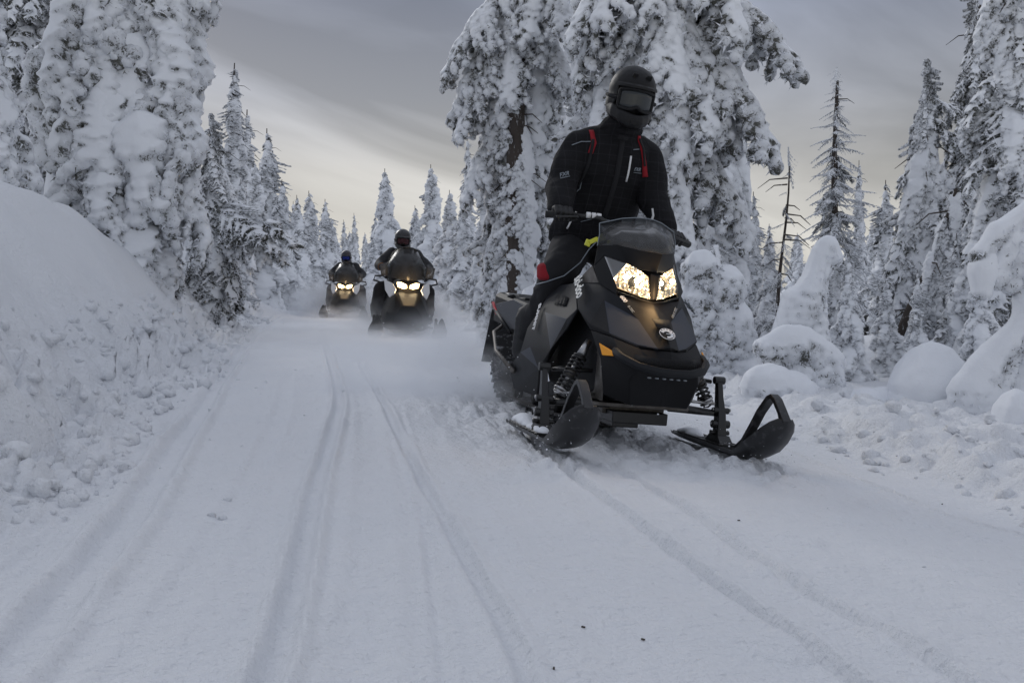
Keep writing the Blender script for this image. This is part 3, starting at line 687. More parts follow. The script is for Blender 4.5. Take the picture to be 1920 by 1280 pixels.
big_tree('snowy_conifer', (1.62, 12.2, gz(1.62, 12.2) - .1), 10, .16, [(0, 1.0), (.2, 1.15), (.4, 1.35), (.6, 1.55), (1, 1.0)],
         'broad conifer with long hanging snow-caked boughs directly behind the first rider', back=.40, nb=78, kinds=(('finger', 6), ('heavy', 1)), seed=24, lean=(-.004, 0), z0=.2, z1=7.0, tilt=(42, 66),
         gaps=((-92, 70, 2.3, 4.9),), extra=[('finger', 1, 3.4, -8, 34, 1.75), ('finger', 3, 4.3, -15, 30, 1.8), ('finger', 0, 4.0, -2, 48, 1.7), ('finger', 2, 3.0, -30, 52, 1.5), ('finger', 0, 3.3, -50, 56, 1.35), ('finger', 2, 2.4, -55, 60, 1.3), ('heavy', 0, 3.1, -62, 62, .9), ('heavy', 3, 2.5, -70, 62, .9), ('finger', 4, 2.6, -28, 64, 1.5), ('finger', 4, 4.2, -45, 52, 1.4), ('finger', 1, 3.2, 200, 58, 1.25), ('finger', 2, 4.3, 205, 45, 1.3), ('finger', 3, 5.0, -8, 20, 1.75), ('finger', 0, 4.6, -30, 45, 1.6), ('finger', 3, 1.6, -48, 60, 1.2), ('finger', 3, 2.0, -30, 66, 1.4), ('finger', 0, 2.3, -35, 66, 1.5), ('heavy', 2, 1.9, -25, 66, 1.3), ('finger', 2, 1.5, -15, 66, 1.4), ('heavy', 1, 1.3, -55, 66, 1.2), ('finger', 1, 2.7, -15, 64, 1.5), ('finger', 2, 4.5, 5, 40, 1.7), ('finger', 4, 5.4, 2, 42, 1.8), ('finger', 0, 5.8, -25, 40, 1.8), ('finger', 3, 3.9, 12, 55, 1.6), ('finger', 1, 5.2, 190, 35, 1.3), ('finger', 0, 5.6, 215, 45, 1.4), ('finger', 4, 5.5, -90, 45, 1.2), ('finger', 2, 5.0, -60, 50, 1.5)])
o_ = trunk_mesh(10, .11, (.012, .0), 31); t_ = empty('dead_tree', (2.02, 12.9, gz(2.02, 12.9) - .1)); tag(t_, 'thin dark second trunk close behind the broad conifer, right of the first rider\'s helmet', 'tree'); o_.build('trunk', M['bark'], t_)
# right side
big_tree('snowy_conifer', (5.2, 13.0, gz(5.2, 13.0) - .15), 3.75, .15, [(0, .95), (.3, .85), (.6, .65), (.85, .40), (1, .2)],
         'drooping snow-draped conifer with a hooked top, right of the bare frosted tree', nb=96, kinds=(('needle', 3), ('heavy', 4), ('finger', 2)), seed=33, z0=.05, tilt=(38, 68), lean=(.015, 0), gaps=((-110, 25, .2, 1.6),),
         extra=[('heavy', 0, 2.9, 200, 62, .95), ('heavy', 1, 3.2, -100, 66, .7), ('needle', 0, 3.55, 0, 10, .75), ('heavy', 3, 2.1, 215, 66, .9), ('needle', 1, 3.3, -20, 30, .8)])
m_ = trunk_mesh(2.3, .07, (.36, 0), 41); t_ = empty('leaning_dead_tree', (4.5, 12.2, gz(4.5, 12.2) - .1)); tag(t_, 'dark bare trunk leaning right in front of the drooping conifer', 'tree'); m_.build('trunk', M['bark'], t_)
for k_, (z_, a_) in enumerate([(1.5, 200), (1.9, 170), (2.2, 250), (1.1, 215)]): add_bough(t_, BOUGH['heavy'][k_ % 4], z_, radians(a_), radians(62), .42, (.36 * z_, 0))
big_tree('snowy_conifer', (5.55, 11.4, gz(5.55, 11.4) - .15), 6.5, .14, [(0, .95), (.3, .8), (.6, .62), (.85, .55), (1, .3)],
         'tall conifer crusted with round snow clumps at the right edge', nb=92, kinds=(('heavy', 3), ('needle', 3)), seed=37, z0=.3, tilt=(35, 62))
big_tree('snowy_conifer', (6.6, 14.6, gz(6.6, 14.6) - .15), 5.2, .13, [(0, 1.1), (.4, .95), (.8, .6), (1, .3)],
         'dark needled conifer filling the gap behind the hooked-top tree', nb=66, kinds=(('needle', 3), ('finger', 1)), seed=39, z0=.2, tilt=(25, 55))
# frosted skeleton tree
big_tree('frosted_bare_conifer', (wx(1562, 19), 19, gz(wx(1562, 19), 19) - .1), wz(135, 19) + .2, .10, [(0, .85), (.35, .72), (.6, .55), (.85, .33), (1, .1)],
         'sparse conifer with thin frost-covered twigs standing against the sky', nb=92, kinds=(('thin', 1),), seed=44, z0=1.0, tilt=(-8, 28))
big_tree('dead_conifer', (wx(1455, 13.5), 13.5, gz(wx(1455, 13.5), 13.5) - .1), 2.75, .034, [(0, .42), (.5, .28), (1, .08)],
         'slim dead conifer with bare spiky twigs leaning beside the grey spire', nb=17, kinds=(('thin', 1),), seed=46, z0=.5, tilt=(5, 55), lean=(.05, 0))

FT = [
    (410, 23, 210, 0, 1.1, 'thick frosted conifer crowding the left bank behind the needled tree'),
    (485, 29, 300, 1, 1.2, 'swollen conifer filling the row under the crooked spire'),
    (530, 33, 330, 0, 1.1, 'full snowy conifer right under the dark-pointed tip'),
    (565, 40, 360, 2, 1.2, 'dense frosted conifer in the middle of the left row'),
    (585, 50, 395, 1, 1.3, 'rounded conifer tucked behind the bent-topped tree'),
    (625, 54, 405, 0, 1.2, 'conifer at the right end of the left-hand row'),
    (660, 72, 430, 0, 1.3, 'pale low conifer filling the notch at the end of the trail'),
    (705, 46, 400, 0, 1.1, 'slim frosted conifer left of the tiered tree'),
    (785, 36, 380, 0, 1.1, 'grey conifer squeezed between the tiered tree and the blunt-topped one'),
    (845, 27, 350, 1, 1.1, 'snow-swollen conifer right of the blunt-topped tree'),
    (1595, 11.5, 470, 1, 1.0, 'low snow-swollen conifer left of the leaning dark trunk'),
    (1665, 12.0, 520, 1, 1.2, 'short laden conifer at the foot of the hooked-top tree'),
    (1720, 11.2, 500, 2, 1.1, 'short dark-streaked conifer behind the smooth dome'),
    (1785, 11.6, 430, 2, 1.0, 'dark laden conifer right behind the smooth dome'),
    (1840, 9.8, 470, 1, 1.0, 'laden young conifer behind the arching sapling'),
    (1560, 13.5, 420, 0, 1.1, 'frosted conifer right behind the tall snow ghost'),
    (1440, 16.0, 430, 0, 1.1, 'frosted conifer behind the dead twigs'),
  # px, Y, py of the top, variant, width factor, label
    (437, 27, 108, 3, 1.25, 'tall narrow rime spire closest to the massive left tree, against the sky'),
    (468, 31, 196, 3, 1.3, 'slim spire with a crooked tip standing second from the big left trees'),
    (508, 34, 232, 2, 1.25, 'conifer with a thin dark pointed tip above the long dark bough'),
    (547, 44, 372, 3, 1.0, 'low spire just right of the dark-tipped conifer'),
    (588, 46, 352, 0, 1.25, 'broad frosted conifer left of the farthest rider, with a bent top'),
    (608, 52, 368, 2, 1.3, 'frosted conifer with a dark hooked tip, right neighbour of the bent-topped one'),
    (648, 66, 408, 3, 1.1, 'small pale spire above the farthest rider\'s helmet'),
    (669, 64, 395, 3, 1.0, 'small pale spire second right of the farthest rider'),
    (688, 70, 432, 0, .9, 'distant pale conifer low between the spires and the tiered tree'),
    (727, 38, 309, 1, 1.05, 'tiered round-shouldered conifer directly behind the second rider'),
    (700, 34, 452, 1, 1.6, 'squat snow-swollen conifer between the two far riders'),
    (815, 31, 301, 1, 1.05, 'plump conifer with a blunt top right of the second rider'),
    (876, 36, 246, 3, .95, 'slender spire rising behind the blunt-topped conifer'),
    (848, 40, 372, 2, .9, 'small spire between the blunt-topped tree and the slender spire'),
    (868, 23, 380, 0, 1.25, 'grey-white conifer with sagging boughs beside the second sled'),
    (912, 20.5, 300, 0, 1.0, 'frosted conifer just left of the bare dark trunk'),
    (1418, 20, 352, 3, 1.15, 'leaning grey spire right of the broad conifer'),
    (1398, 24, 470, 2, 1.3, 'low dark-streaked conifer at the foot of the leaning spire'),
    (1612, 26, 292, 3, .8, 'thin spire right of the frost-twigged tree'),
    (1598, 23, 430, 2, 1.1, 'conifer behind the thin right-hand spire'),
    (1530, 26, 500, 0, 1.2, 'low conifer behind the tall snow ghost'),
    (1660, 22, 330, 2, 1.2, 'conifer half hidden left of the hooked-top tree'),
    (1800, 24, 200, 4, 1.2, 'thin twiggy conifer behind the right-hand pair'),
    (1835, 18, 215, 2, 1.0, 'frosted dark conifer between the two big right trees'),
    (1105, 18, -260, 0, .7, 'tall pale conifer glimpsed left of the rider\'s helmet between the trunks'),
    (1350, 18, -160, 0, .7, 'tall conifer behind the hanging boughs right of the first rider'),
    (1050, 22, -60, 2, .8, 'swollen conifer showing between the two central trunks'),
    (1480, 30, 560, 1, 1.3, 'squat conifer low behind the dead twigs'),
    (520, 36, 420, 1, 1.3, 'rounded conifer at the far end of the bank'),
    (455, 25, 330, 0, .9, 'loose-boughed conifer right behind the dark-needled tree'),
    (560, 40, 440, 1, 1.2, 'rounded conifer beside the bent-topped one'),
    (630, 55, 455, 0, 1.4, 'low frosted conifer closing the end of the trail'),
    (660, 60, 470, 1, 1.4, 'low snowy conifer on the skyline behind the farthest rider'),
    (770, 48, 430, 0, 1.2, 'pale conifer in the gap right of the second rider'),
    (950, 26, 200, 0, 1.0, 'tall frosted conifer behind the bare dark trunk'),
    (1740, 19, 420, 0, 1.3, 'bushy conifer low behind the hooked-top tree'),
    (1900, 16, 380, 1, 1.2, 'snow-clumped conifer low at the right edge'),
    (330, 24, 60, 0, 1.0, 'tall conifer behind the massive pillow-laden tree'),
    (395, 22, 250, 0, .9, 'frosted conifer between the massive tree and the first spire'),
    (120, 22, -150, 0, 1.0, 'conifer behind the trees at the upper left corner'),
]
for i, (px, Y, py, var, wd, lb) in enumerate(FT):
    X = wx(px, Y); far_tree(X, Y, wz(py, Y), lb, var, wd, lean=random.uniform(-.03, .03))
# background row closing the horizon
DL = 0
for i in range(64):
    px = -250 + i * 36 + random.uniform(-18, 18); Y = random.uniform(85, 120); t = 6.0 + random.uniform(-1.2, 1.8)
    X = wx(px, Y); o = far_tree(X, Y, t * (1.0 if px < 500 or px > 800 else .75), 'pale distant conifer in the row that closes the horizon', i % 4, random.uniform(1.2, 1.7), group='distant conifers on the horizon')

# ------------------------------------------------------------------ snow ghosts: buried young trees
def ghost(name, loc, balls, label, cat='snow mound', vox=.018, seed=0, sprigs=300, rime=.02, top=.15, bare=.75, group=None, sm=3, lump=.085):
    B = []
    for a in balls:
        if len(a) == 2:      # capsule (p0, r0) -> (p1, r1)
            (x0, y0, z0, r0), (x1, y1, z1, r1) = a; d = sqrt((x1 - x0) ** 2 + (y1 - y0) ** 2 + (z1 - z0) ** 2); k = max(2, int(d / (min(r0, r1) * .5)) + 1)
            for i in range(k): t = i / (k - 1); B.append((x0 + (x1 - x0) * t, y0 + (y1 - y0) * t, z0 + (z1 - z0) * t, r0 + (r1 - r0) * t))
        else: B.append(a)
    B = [(*b[:3], *(b[3:6] if len(b) > 4 else (b[3],) * 3)) for b in B]
    me = frost(fuse(B, vox, sm, 2), name, seed=seed, rime=rime, soft=.022, bare=bare, sprigs=sprigs, slen=.03, top=top, lump=lump)
    o = link(name, me); o.location = loc; return tag(o, label, cat, group)
g = gz(2.75, 8.8)
ghost('snow_ghost', (wx(1500, 8.8), 8.8, -.28), [((-.02, 0, .55, .17), (.10, 0, 1.0, .19)), ((.10, 0, 1.0, .19), (.22, 0, 1.38, .12)), ((.22, 0, 1.38, .12), (.29, 0, 1.30, .09)), ((.12, .0, .9, .16), (.16, -.05, .45, .13)), ((-.12, 0, .62, .13), (-.02, 0, .95, .14)), (.0, .05, .2, .2), ((.1, -.05, .6, .1), (.2, 0, .35, .09))],
      'tall snow-buried sapling like a leaning finger, top of the pile by the trail', 'snowy sapling', seed=5)
ghost('snow_ghost', (wx(1487, 8.6), 8.45, -.22), [((-.28, 0, .50, .13), (.02, 0, .52, .17)), ((.02, 0, .52, .17), (.24, .02, .35, .14)), ((.24, .02, .35, .14), (.2, 0, .05, .16)), ((.05, .02, .3, .12), (.08, 0, -.05, .15)), (-.2, .03, .40, .1)],
      'rounded snow hump under the leaning snow-buried sapling', 'snow mound', seed=6)
ghost('snow_ghost', (wx(1452, 8.4), 8.15, -.20), [(-.10, 0, .16, .23, .22, .19), (.08, .02, .10, .22, .2, .19), (-.2, .0, .04, .15), (.24, .1, .1, .12)],
      'low smooth snow hump at the foot of the pile, nearest the right ski', 'snow mound', seed=7, sprigs=120)
ghost('snow_ghost', (wx(1747, 7.9), 7.9, -.32), [(0, 0, .32, .285, .27, .33), (.05, .02, .2, .27, .26, .3), (-.08, .02, .12, .24, .24, .25), (.0, .0, -.05, .25, .25, .25)],
      'smooth dome-shaped snow mound standing alone beside the berm', 'snow mound', seed=8, sprigs=0, rime=.0, bare=0)
ghost('snow_ghost', (wx(1640, 8.2), 8.0, -.27), [(-.1, 0, .12, .2, .2, .11), (.1, .05, .12, .2, .2, .13), (.25, .05, .02, .15, .15, .12)],
      'flat little snow mound between the pile and the dome', 'snow mound', seed=9, sprigs=80)
ghost('snow_ghost', (wx(1893, 6.9), 6.8, -.26), [(0, 0, .12, .16, .2, .25), (.05, 0, -.05, .2, .2, .2)], 'small snow mound in the lower right corner under the arching sapling', 'snow mound', seed=10, sprigs=0, bare=0, rime=0)
Yg = 9.7
yc = big_tree('snowy_conifer', (wx(1340, Yg), Yg, -.34), 1.75, .05, [(0, .50), (.35, .52), (.7, .40), (1, .22)],
         'wide snow-caked young conifer bulging right behind the first sled', nb=34, kinds=(('heavy', 3), ('finger', 2)), seed=52, z0=.35, z1=1.5, tilt=(58, 74), trunk=False)
me_ = frost(fuse([(*b_[:3], *b_[3:6]) for b_ in [(-.14, 0, 1.22, .22, .2, .28), (-.22, 0, .85, .27, .25, .35), (-.28, 0, .35, .30, .28, .40), (.06, 0, 1.08, .24, .22, .28), (.16, 0, .65, .28, .26, .38), (.24, 0, .2, .30, .28, .35), (-.02, .05, .3, .35, .3, .5)]], .025, 4, 2), 'packed_snow', seed=11, rime=.035, soft=.03, bare=.8, sprigs=500, slen=.03, top=.4, lump=.08)
link('packed_snow', me_, yc)
ghost('snow_ghost', (wx(1010, 13.6), 13.4, -.30), [((.0, 0, .9, .24), (.05, 0, .2, .3)), ((.28, 0, 1.0, .22), (.3, 0, .2, .28)), (.1, 0, 1.2, .2)],
      'low snow-caked sapling in front of the second trunk, behind the rider\'s legs', 'snowy sapling', seed=12, sprigs=500, rime=.03, vox=.022)
# arching sapling in the right corner
Ys = 7.4
def q(px, py, r, dy=0): return (wx(px, Ys) - wx(1880, Ys), dy, wz(py, Ys) + .35, r)
ghost('arched_snowy_sapling', (wx(1880, Ys), Ys, -.35), [
    (q(1960, 370, .09), q(1870, 430, .09)), (q(1870, 430, .09), q(1835, 470, .06)), (q(1845, 470, .05), q(1838, 545, .055)), (q(1890, 440, .07), q(1870, 520, .05)), (q(1925, 430, .07), q(1900, 530, .06)),
    (q(1945, 480, .14), q(1935, 580, .13)), (q(1940, 590, .13), q(1880, 650, .12)), (q(1880, 650, .12), q(1820, 730, .14)), (q(1820, 730, .15), q(1815, 800, .12)), (q(1840, 730, .12), q(1850, 800, .12)),
    (q(1880, 660, .08), q(1868, 760, .045)), (q(1900, 660, .07), q(1895, 710, .045)), (q(1960, 650, .14, .1), q(1930, 760, .14, .1)), (q(1790, 790, .1, .05), q(1790, 830, .1, .05))],
      'arched snow-laden sapling bowing down in the lower right corner', 'snowy sapling', seed=14, sprigs=700, rime=.02, top=.0)

# ------------------------------------------------------------------ the first snowmobile (x forward, y its left, z up)
PT = {'s1':(-0.558,0.27,0.79),'s2':(-0.32,0.26,0.802),'s3':(-0.075,0.32,0.66),'s4':(-0.126,0.355,0.543),'s5':(-0.351,0.375,0.321),'s6':(-0.61,0.33,0.152),'s7':(-0.963,0.37,0.157),'s8':(-1.009,0.4,0.286),'s9':(-0.72,0.42,0.389),'s10':(-0.683,0.4,0.534),'s11':(-0.623,0.35,0.652),'s12':(-0.651,0.3,0.748),'sA':(-0.483,0.365,0.63),'sB':(-0.134,0.35,0.607),'sC':(-0.209,0.4,0.434),'sD':(-0.356,0.41,0.326),'sE':(-0.49,0.43,0.432),
'v1':(-0.492,0.318,0.735),'v2':(-0.295,0.308,0.715),'v3':(-0.262,0.338,0.668),'v4':(-0.435,0.348,0.672),
'h1':(-0.335,0.255,0.803),'h2':(-0.142,0.235,0.893),'h3':(-0.047,0.225,0.804),'h4':(0.084,0.17,0.747),'h6':(-0.066,0.32,0.661),'h7':(0.051,0.29,0.588),'h8':(0.203,0.235,0.553),'h9':(0.31,0.13,0.512),'h10':(0.392,0.054,0.503),'h11':(0.029,0.215,0.716),'h12':(0.172,0.1,0.645),
'c0':(0.140,0,0.728),'c1':(0.258,0,0.641),'c2':(0.411,0,0.514),
'f1':(0.037,0.28,0.564),'f2':(0.184,0.265,0.426),'f3':(0.201,0.24,0.253),'f4':(0.337,0.15,0.219),'f5':(0.386,0,0.227),'f6':(0.215,0.225,0.54),'f7':(0.33,0.12,0.497),'f8':(0.421,0,0.499),'f9':(0.344,0.22,0.448),'f10':(0.424,0.15,0.406),'f11':(0.445,0,0.387),'f12':(0.38,0.18,0.345),
'w1':(-0.013,0.16,1.005),'w2':(0.12,0.09,0.981),'w3':(0.207,0,0.968),'w4':(-0.102,0.11,1.150),'w5':(-0.052,0,1.159),'w0':(-.145,.218,1.0),'w6':(-.164,.211,1.118),
'lt':(-.088,.195,.948),'lm':(.068,.127,.912),'l7':(.105,.075,.885),'li':(.128,.027,.852),'lb':(.143,.012,.74),'l5':(.128,.06,.75),'lo':(.062,.167,.785),'l6':(.02,.178,.84),'vis':(.150,0,.875),'pb':(-.116,.238,.889),'pf':(-.02,.235,.80)}
def sided(name, quads, m, parent, th=.012, bevel=.004, inset=0, both=True, extra=None):
    """faces are tuples of PT keys; builds the piece on each flank"""
    out = []
    for sg in ((-1, 1) if both else (-1,)):
        keys = []
        for f in quads:
            for k in f:
                if k not in keys: keys.append(k)
        V = []
        for k in keys:
            p = PT[k] if isinstance(k, str) else k
            V.append((p[0] + inset, sg * (p[1] + inset), p[2]))
        b = MB(); b.v = V; b.f = [tuple(keys.index(k) for k in f) for f in quads]; b.m = [0] * len(b.f)
        o = b.build(name, m, parent, solid=th, bevel=bevel)
        # outward normals
        me = o.data; c = sum((v.co for v in me.vertices), Vector()) / len(me.vertices); ref = Vector((c.x + .6, c.y * 1.0, c.z - .5)); ref = Vector((.25, sg, .15))
        n = sum((p.normal * p.area for p in me.polygons), Vector())
        if n.dot(ref) < 0: me.flip_normals()
        out.append(o)
    return out
def whole(name, quads, m, parent, th=.012, bevel=.004, sub=0):
    """faces given for the right half (y>=0 keys) and mirrored into one piece"""
    keys = []
    for f in quads:
        for k in f:
            if k not in keys: keys.append(k)
    V = []; idx = {}
    for k in keys:
        p = PT[k]
        idx[(k, -1)] = len(V); V.append((p[0], -p[1], p[2]))
        if abs(p[1]) < 1e-5: idx[(k, 1)] = idx[(k, -1)]
        else: idx[(k, 1)] = len(V); V.append((p[0], p[1], p[2]))
    b = MB(); b.v = V
    for sg in (-1, 1):
        for f in quads:
            g = [idx[(k, sg)] for k in f]
            b.f.append(tuple(g if sg < 0 else reversed(g))); b.m.append(0)
    o = b.build(name, m, parent, solid=th, bevel=bevel, sub=0)
    me = o.data; n = sum((p.normal * p.area for p in me.polygons), Vector())
    if n.x < 0: me.flip_normals()
    return o
def text_mesh(name, body, size, m, parent, origin, xdir, up, ext=.0015, shear=.25, spacing=1.0, bold=.0):
    cu = bpy.data.curves.new(name, 'FONT'); cu.body = body; cu.size = size; cu.extrude = ext; cu.shear = shear; cu.space_character = spacing; cu.offset = bold
    t = bpy.data.objects.new(name, cu); COL.objects.link(t); dg = bpy.context.evaluated_depsgraph_get()
    me = bpy.data.meshes.new_from_object(t.evaluated_get(dg)); bpy.data.objects.remove(t)
    X = Vector(xdir).normalized(); Z = X.cross(Vector(up)).normalized(); Y = Z.cross(X)
    Mx = Matrix((( X.x, Y.x, Z.x, origin[0]), (X.y, Y.y, Z.y, origin[1]), (X.z, Y.z, Z.z, origin[2]), (0, 0, 0, 1)))
    me.transform(Mx); me.materials.clear(); me.materials.append(m); me.name = name
    return link(name, me, parent)
def plane_pt(a, b, c, u, v, off):
    """point in the plane of three PT points, lifted off it"""
    A, B, C_ = Vector(a), Vector(b), Vector(c); n = (B - A).cross(C_ - A).normalized(); return A + (B - A) * u + (C_ - A) * v + n * off

from mathutils.bvhtree import BVHTree
def bvh_of(objs):
    V = []; Fq = []
    dg = bpy.context.evaluated_depsgraph_get()
    for o in objs:
        e = o.evaluated_get(dg); me = e.to_mesh(); b0 = len(V); V += [v.co.copy() for v in me.vertices]; Fq += [tuple(i + b0 for i in p.vertices) for p in me.polygons]; e.to_mesh_clear()
    return BVHTree.FromPolygons(V, Fq)
def drape(o, bvh, d, off=.003):
    """press a thin piece onto the surface below it"""
    d = Vector(d).normalized(); me = o.data; c = sum((v.co for v in me.vertices), Vector()) / len(me.vertices)
    h = [(v.co - c).dot(d) for v in me.vertices]; mn_ = min(h)
    for v in me.vertices:
        r = bvh.ray_cast(v.co - d * .35, d)
        if r[0] is not None: v.co = r[0] - d * (off + .002 if (v.co - c).dot(d) < 0 else off - .001)
SLED_ROT = (radians(-5.5), 0, radians(-75)); SLED_LOC = (.6, 5.2, -.03)
sled = empty('snowmobile', SLED_LOC); sled.rotation_mode = 'XYZ'
sled.rotation_euler = (Matrix.Rotation(radians(-75), 3, 'Z') @ Matrix.Rotation(radians(-5.5), 3, 'X')).to_euler()
tag(sled, 'black snowmobile in front with lit headlights, ridden by the standing rider', 'snowmobile')

def sec(x, wb, wt, zb, zt, zm=None):
    zm = zm or (zb + zt) / 2
    return [(x, -wb * .7, zb), (x, -wb, zb + .05), (x, -max(wb, wt), zm), (x, -wt, zt - .04), (x, -wt * .7, zt), (x, wt * .7, zt), (x, wt, zt - .04), (x, max(wb, wt), zm), (x, wb, zb + .05), (x, wb * .7, zb)]
b = MB(); b.loft([sec(-1.0, .18, .16, .30, .66), sec(-.6, .27, .22, .20, .74), sec(-.25, .28, .24, .18, .76), sec(.0, .25, .19, .20, .70), sec(.12, .22, .15, .22, .64), sec(.25, .17, .12, .24, .50)])
b.build('chassis', M['mattblk'], sled, bevel=.01)
b = MB(); b.loft([sec(-.35, .20, .20, .70, .86), sec(-.15, .20, .20, .70, .95), sec(-.04, .15, .15, .68, .93), sec(.06, .09, .09, .68, .86)])
b.build('headlight_housing', M['mattblk'], sled, bevel=.01)
# flank panels
qs = [('s1', 's2', 's3', 'sB'), ('s12', 's1', 'sB', 'sA'), ('s11', 's12', 'sA'), ('s3', 's4', 'sB'), ('sB', 's4', 'sC'), ('sA', 'sB', 'sC'), ('s4', 's5', 'sC'), ('s5', 'sD', 'sC'), ('s11', 'sA', 'sE'), ('sA', 'sC', 'sE'), ('s10', 's11', 'sE'), ('s10', 'sE', 's9'), ('sE', 'sC', 'sD'), ('sE', 'sD', 's9'), ('s9', 'sD', 's8'), ('sD', 's5', 's6'), ('sD', 's6', 's7'), ('sD', 's7', 's8')]
for o in sided('side_panel', qs, [M['grey'], M['lgrey'], M['blk']], sled, th=.014, bevel=.006):
    fmi = [0] * len(qs); fmi[5] = 1; fmi[12] = 2; fmi[6] = 2; fmi[7] = 2; fmi[15] = 2; fmi[16] = 2; fmi[0] = 0; fmi[4] = 2
    fmi[13] = 1
    o.data.polygons.foreach_set('material_index', np.array(fmi, np.int32))
    sg = -1 if o.data.vertices[0].co.y < 0 else 1
    b = MB(); b.v = [(PT[k][0] + .01, sg * (PT[k][1] + .012), PT[k][2] + .004) for k in ('v1', 'v2', 'v3', 'v4')]; b.f = [(0, 1, 2, 3)]; b.m = [0]
    ve = b.build('vent', M['mattblk'], o, solid=.002)
    b = MB()
    for q_ in (.25, .5, .75):
        p0 = Vector(PT['v1']).lerp(Vector(PT['v2']), q_); p1 = Vector(PT['v4']).lerp(Vector(PT['v3']), q_)
        b.tube([(p0.x + .01, sg * (p0.y + .016), p0.z), (p1.x + .01, sg * (p1.y + .016), p1.z)], .004, 5)
    b.build('vent_louvre', M['blk'], o)
# lettering down the flank
def by_side(nm, sg): return [o for o in sled.children if o.name.startswith(nm) and (o.data.vertices[0].co.y < 0) == (sg < 0)]
for sg in (-1, 1):
    A, B, T_ = Vector((-.61, sg * .352, .665)), Vector((-.50, sg * .424, .455)), Vector((-.483, sg * .365, .63)); d = B - A
    inw = T_ - (A + B) / 2; inw -= d.normalized() * inw.dot(d.normalized()); nrm = d.cross(inw); nrm = nrm if nrm.y * sg > 0 else -nrm; nrm.normalize()
    text_mesh('flank_lettering', 'SUMMIT', .050, M['white'], sled, (A if sg < 0 else B) + nrm * .016 + inw * .05, d * (1 if sg < 0 else -1), inw, shear=.2, bold=.0012)
    for o in sled.children:
        if o.name.startswith('side_panel') and (o.data.vertices[0].co.y < 0) == (sg < 0):
            bv = bvh_of([o])
            for c in o.children:
                for v in c.data.vertices:
                    r = bv.ray_cast(Vector((v.co.x, sg * 1.0, v.co.z)), Vector((0, -sg, 0)))
                    if r[0] is not None: v.co.y = r[0].y + sg * (.004 if c.name.startswith('vent_') is False else .007)
# hood
hq = [('h1', 'h2', 'h3'), ('h1', 'h3', 'h11', 'h6'), ('h3', 'h4', 'h11'), ('h6', 'h11', 'h7'), ('h7', 'h11', 'h8'), ('h11', 'h12', 'h10', 'h9'), ('h11', 'h9', 'h8'), ('h4', 'c0', 'c1', 'h12'), ('h11', 'h4', 'h12'), ('h12', 'c1', 'c2', 'h10')]
ho = whole('hood', hq, [M['grey'], M['lgrey'], M['blk']], sled, th=.014, bevel=.006)
n_ = len(hq); fmi = ([0, 0, 0, 0, 2, 1, 1, 2, 0, 2]) * 2; ho.data.polygons.foreach_set('material_index', np.array(fmi, np.int32))
# recessed black vent and round gear badge on the nose
b = MB(); n3 = Vector((.62, 0, .78)).normalized()
def nose(u, y, off=.0): # u 0 at c1, 1 at c2
    p = Vector(PT['c1']).lerp(Vector(PT['c2']), u); return (p.x + off * .65, y, p.z + off * .76)
b.v = [nose(.02, -.045, .008), nose(.02, .045, .008), nose(.36, .035, .010), nose(.36, -.035, .010)]; b.f = [(0, 1, 2, 3)]; b.m = [0]
b.build('nose_vent', M['mattblk'], ho, solid=.004)
bd = empty('emblem', nose(.60, 0, .010), parent=ho)
b = MB()
e1 = Vector((.77, 0, -.63)).normalized(); e0 = Vector((0, -1, 0)); nn = Vector((.63, 0, .77)); c = Vector(nose(.60, 0, .014))
e1 = -e1
def dp(r, a, h=0): return c + (e0 * cos(a) + e1 * sin(a)) * r + nn * h   # e1 points up the nose
k = 28; V = []
for i in range(k): V.append(dp(.040, 2 * pi * i / k, -.002))
for i in range(k): V.append(dp(.040, 2 * pi * i / k, .002))
b.v = V; b.f = [tuple(range(k, 2 * k)), tuple(reversed(range(k)))] + [(i, (i + 1) % k, k + (i + 1) % k, k + i) for i in range(k)]; b.m = [0] * len(b.f)
b.build('badge_disc', M['mattblk'], ho); bpy.data.objects.remove(bd)
b = MB()
def arc(r0, r1, a0, a1, h=.004, st=10):
    for i in range(st):
        a, a2 = a0 + (a1 - a0) * i / st, a0 + (a1 - a0) * (i + 1) / st
        b.add([dp(r0, a, h), dp(r1, a, h), dp(r1, a2, h), dp(r0, a2, h), dp(r0, a, h - .002), dp(r1, a, h - .002), dp(r1, a2, h - .002), dp(r0, a2, h - .002)], [(0, 1, 2, 3), (4, 7, 6, 5), (0, 4, 5, 1), (3, 2, 6, 7), (1, 5, 6, 2), (0, 3, 7, 4)])
arc(.018, .030, radians(20), radians(285), st=26)
for i in range(8): a = radians(28 + i * 27); arc(.029, .0375, a, a + radians(13), st=2)
arc(.0375, .040, 0, 2 * pi, .0035, 36)
b.box(tuple(c + nn * .004 - e0 * -.0 + e0 * .0 + Vector((0, .012, 0))), (.006, .034, .004))
b.build('gear_badge', M['white'], ho, smooth=False)
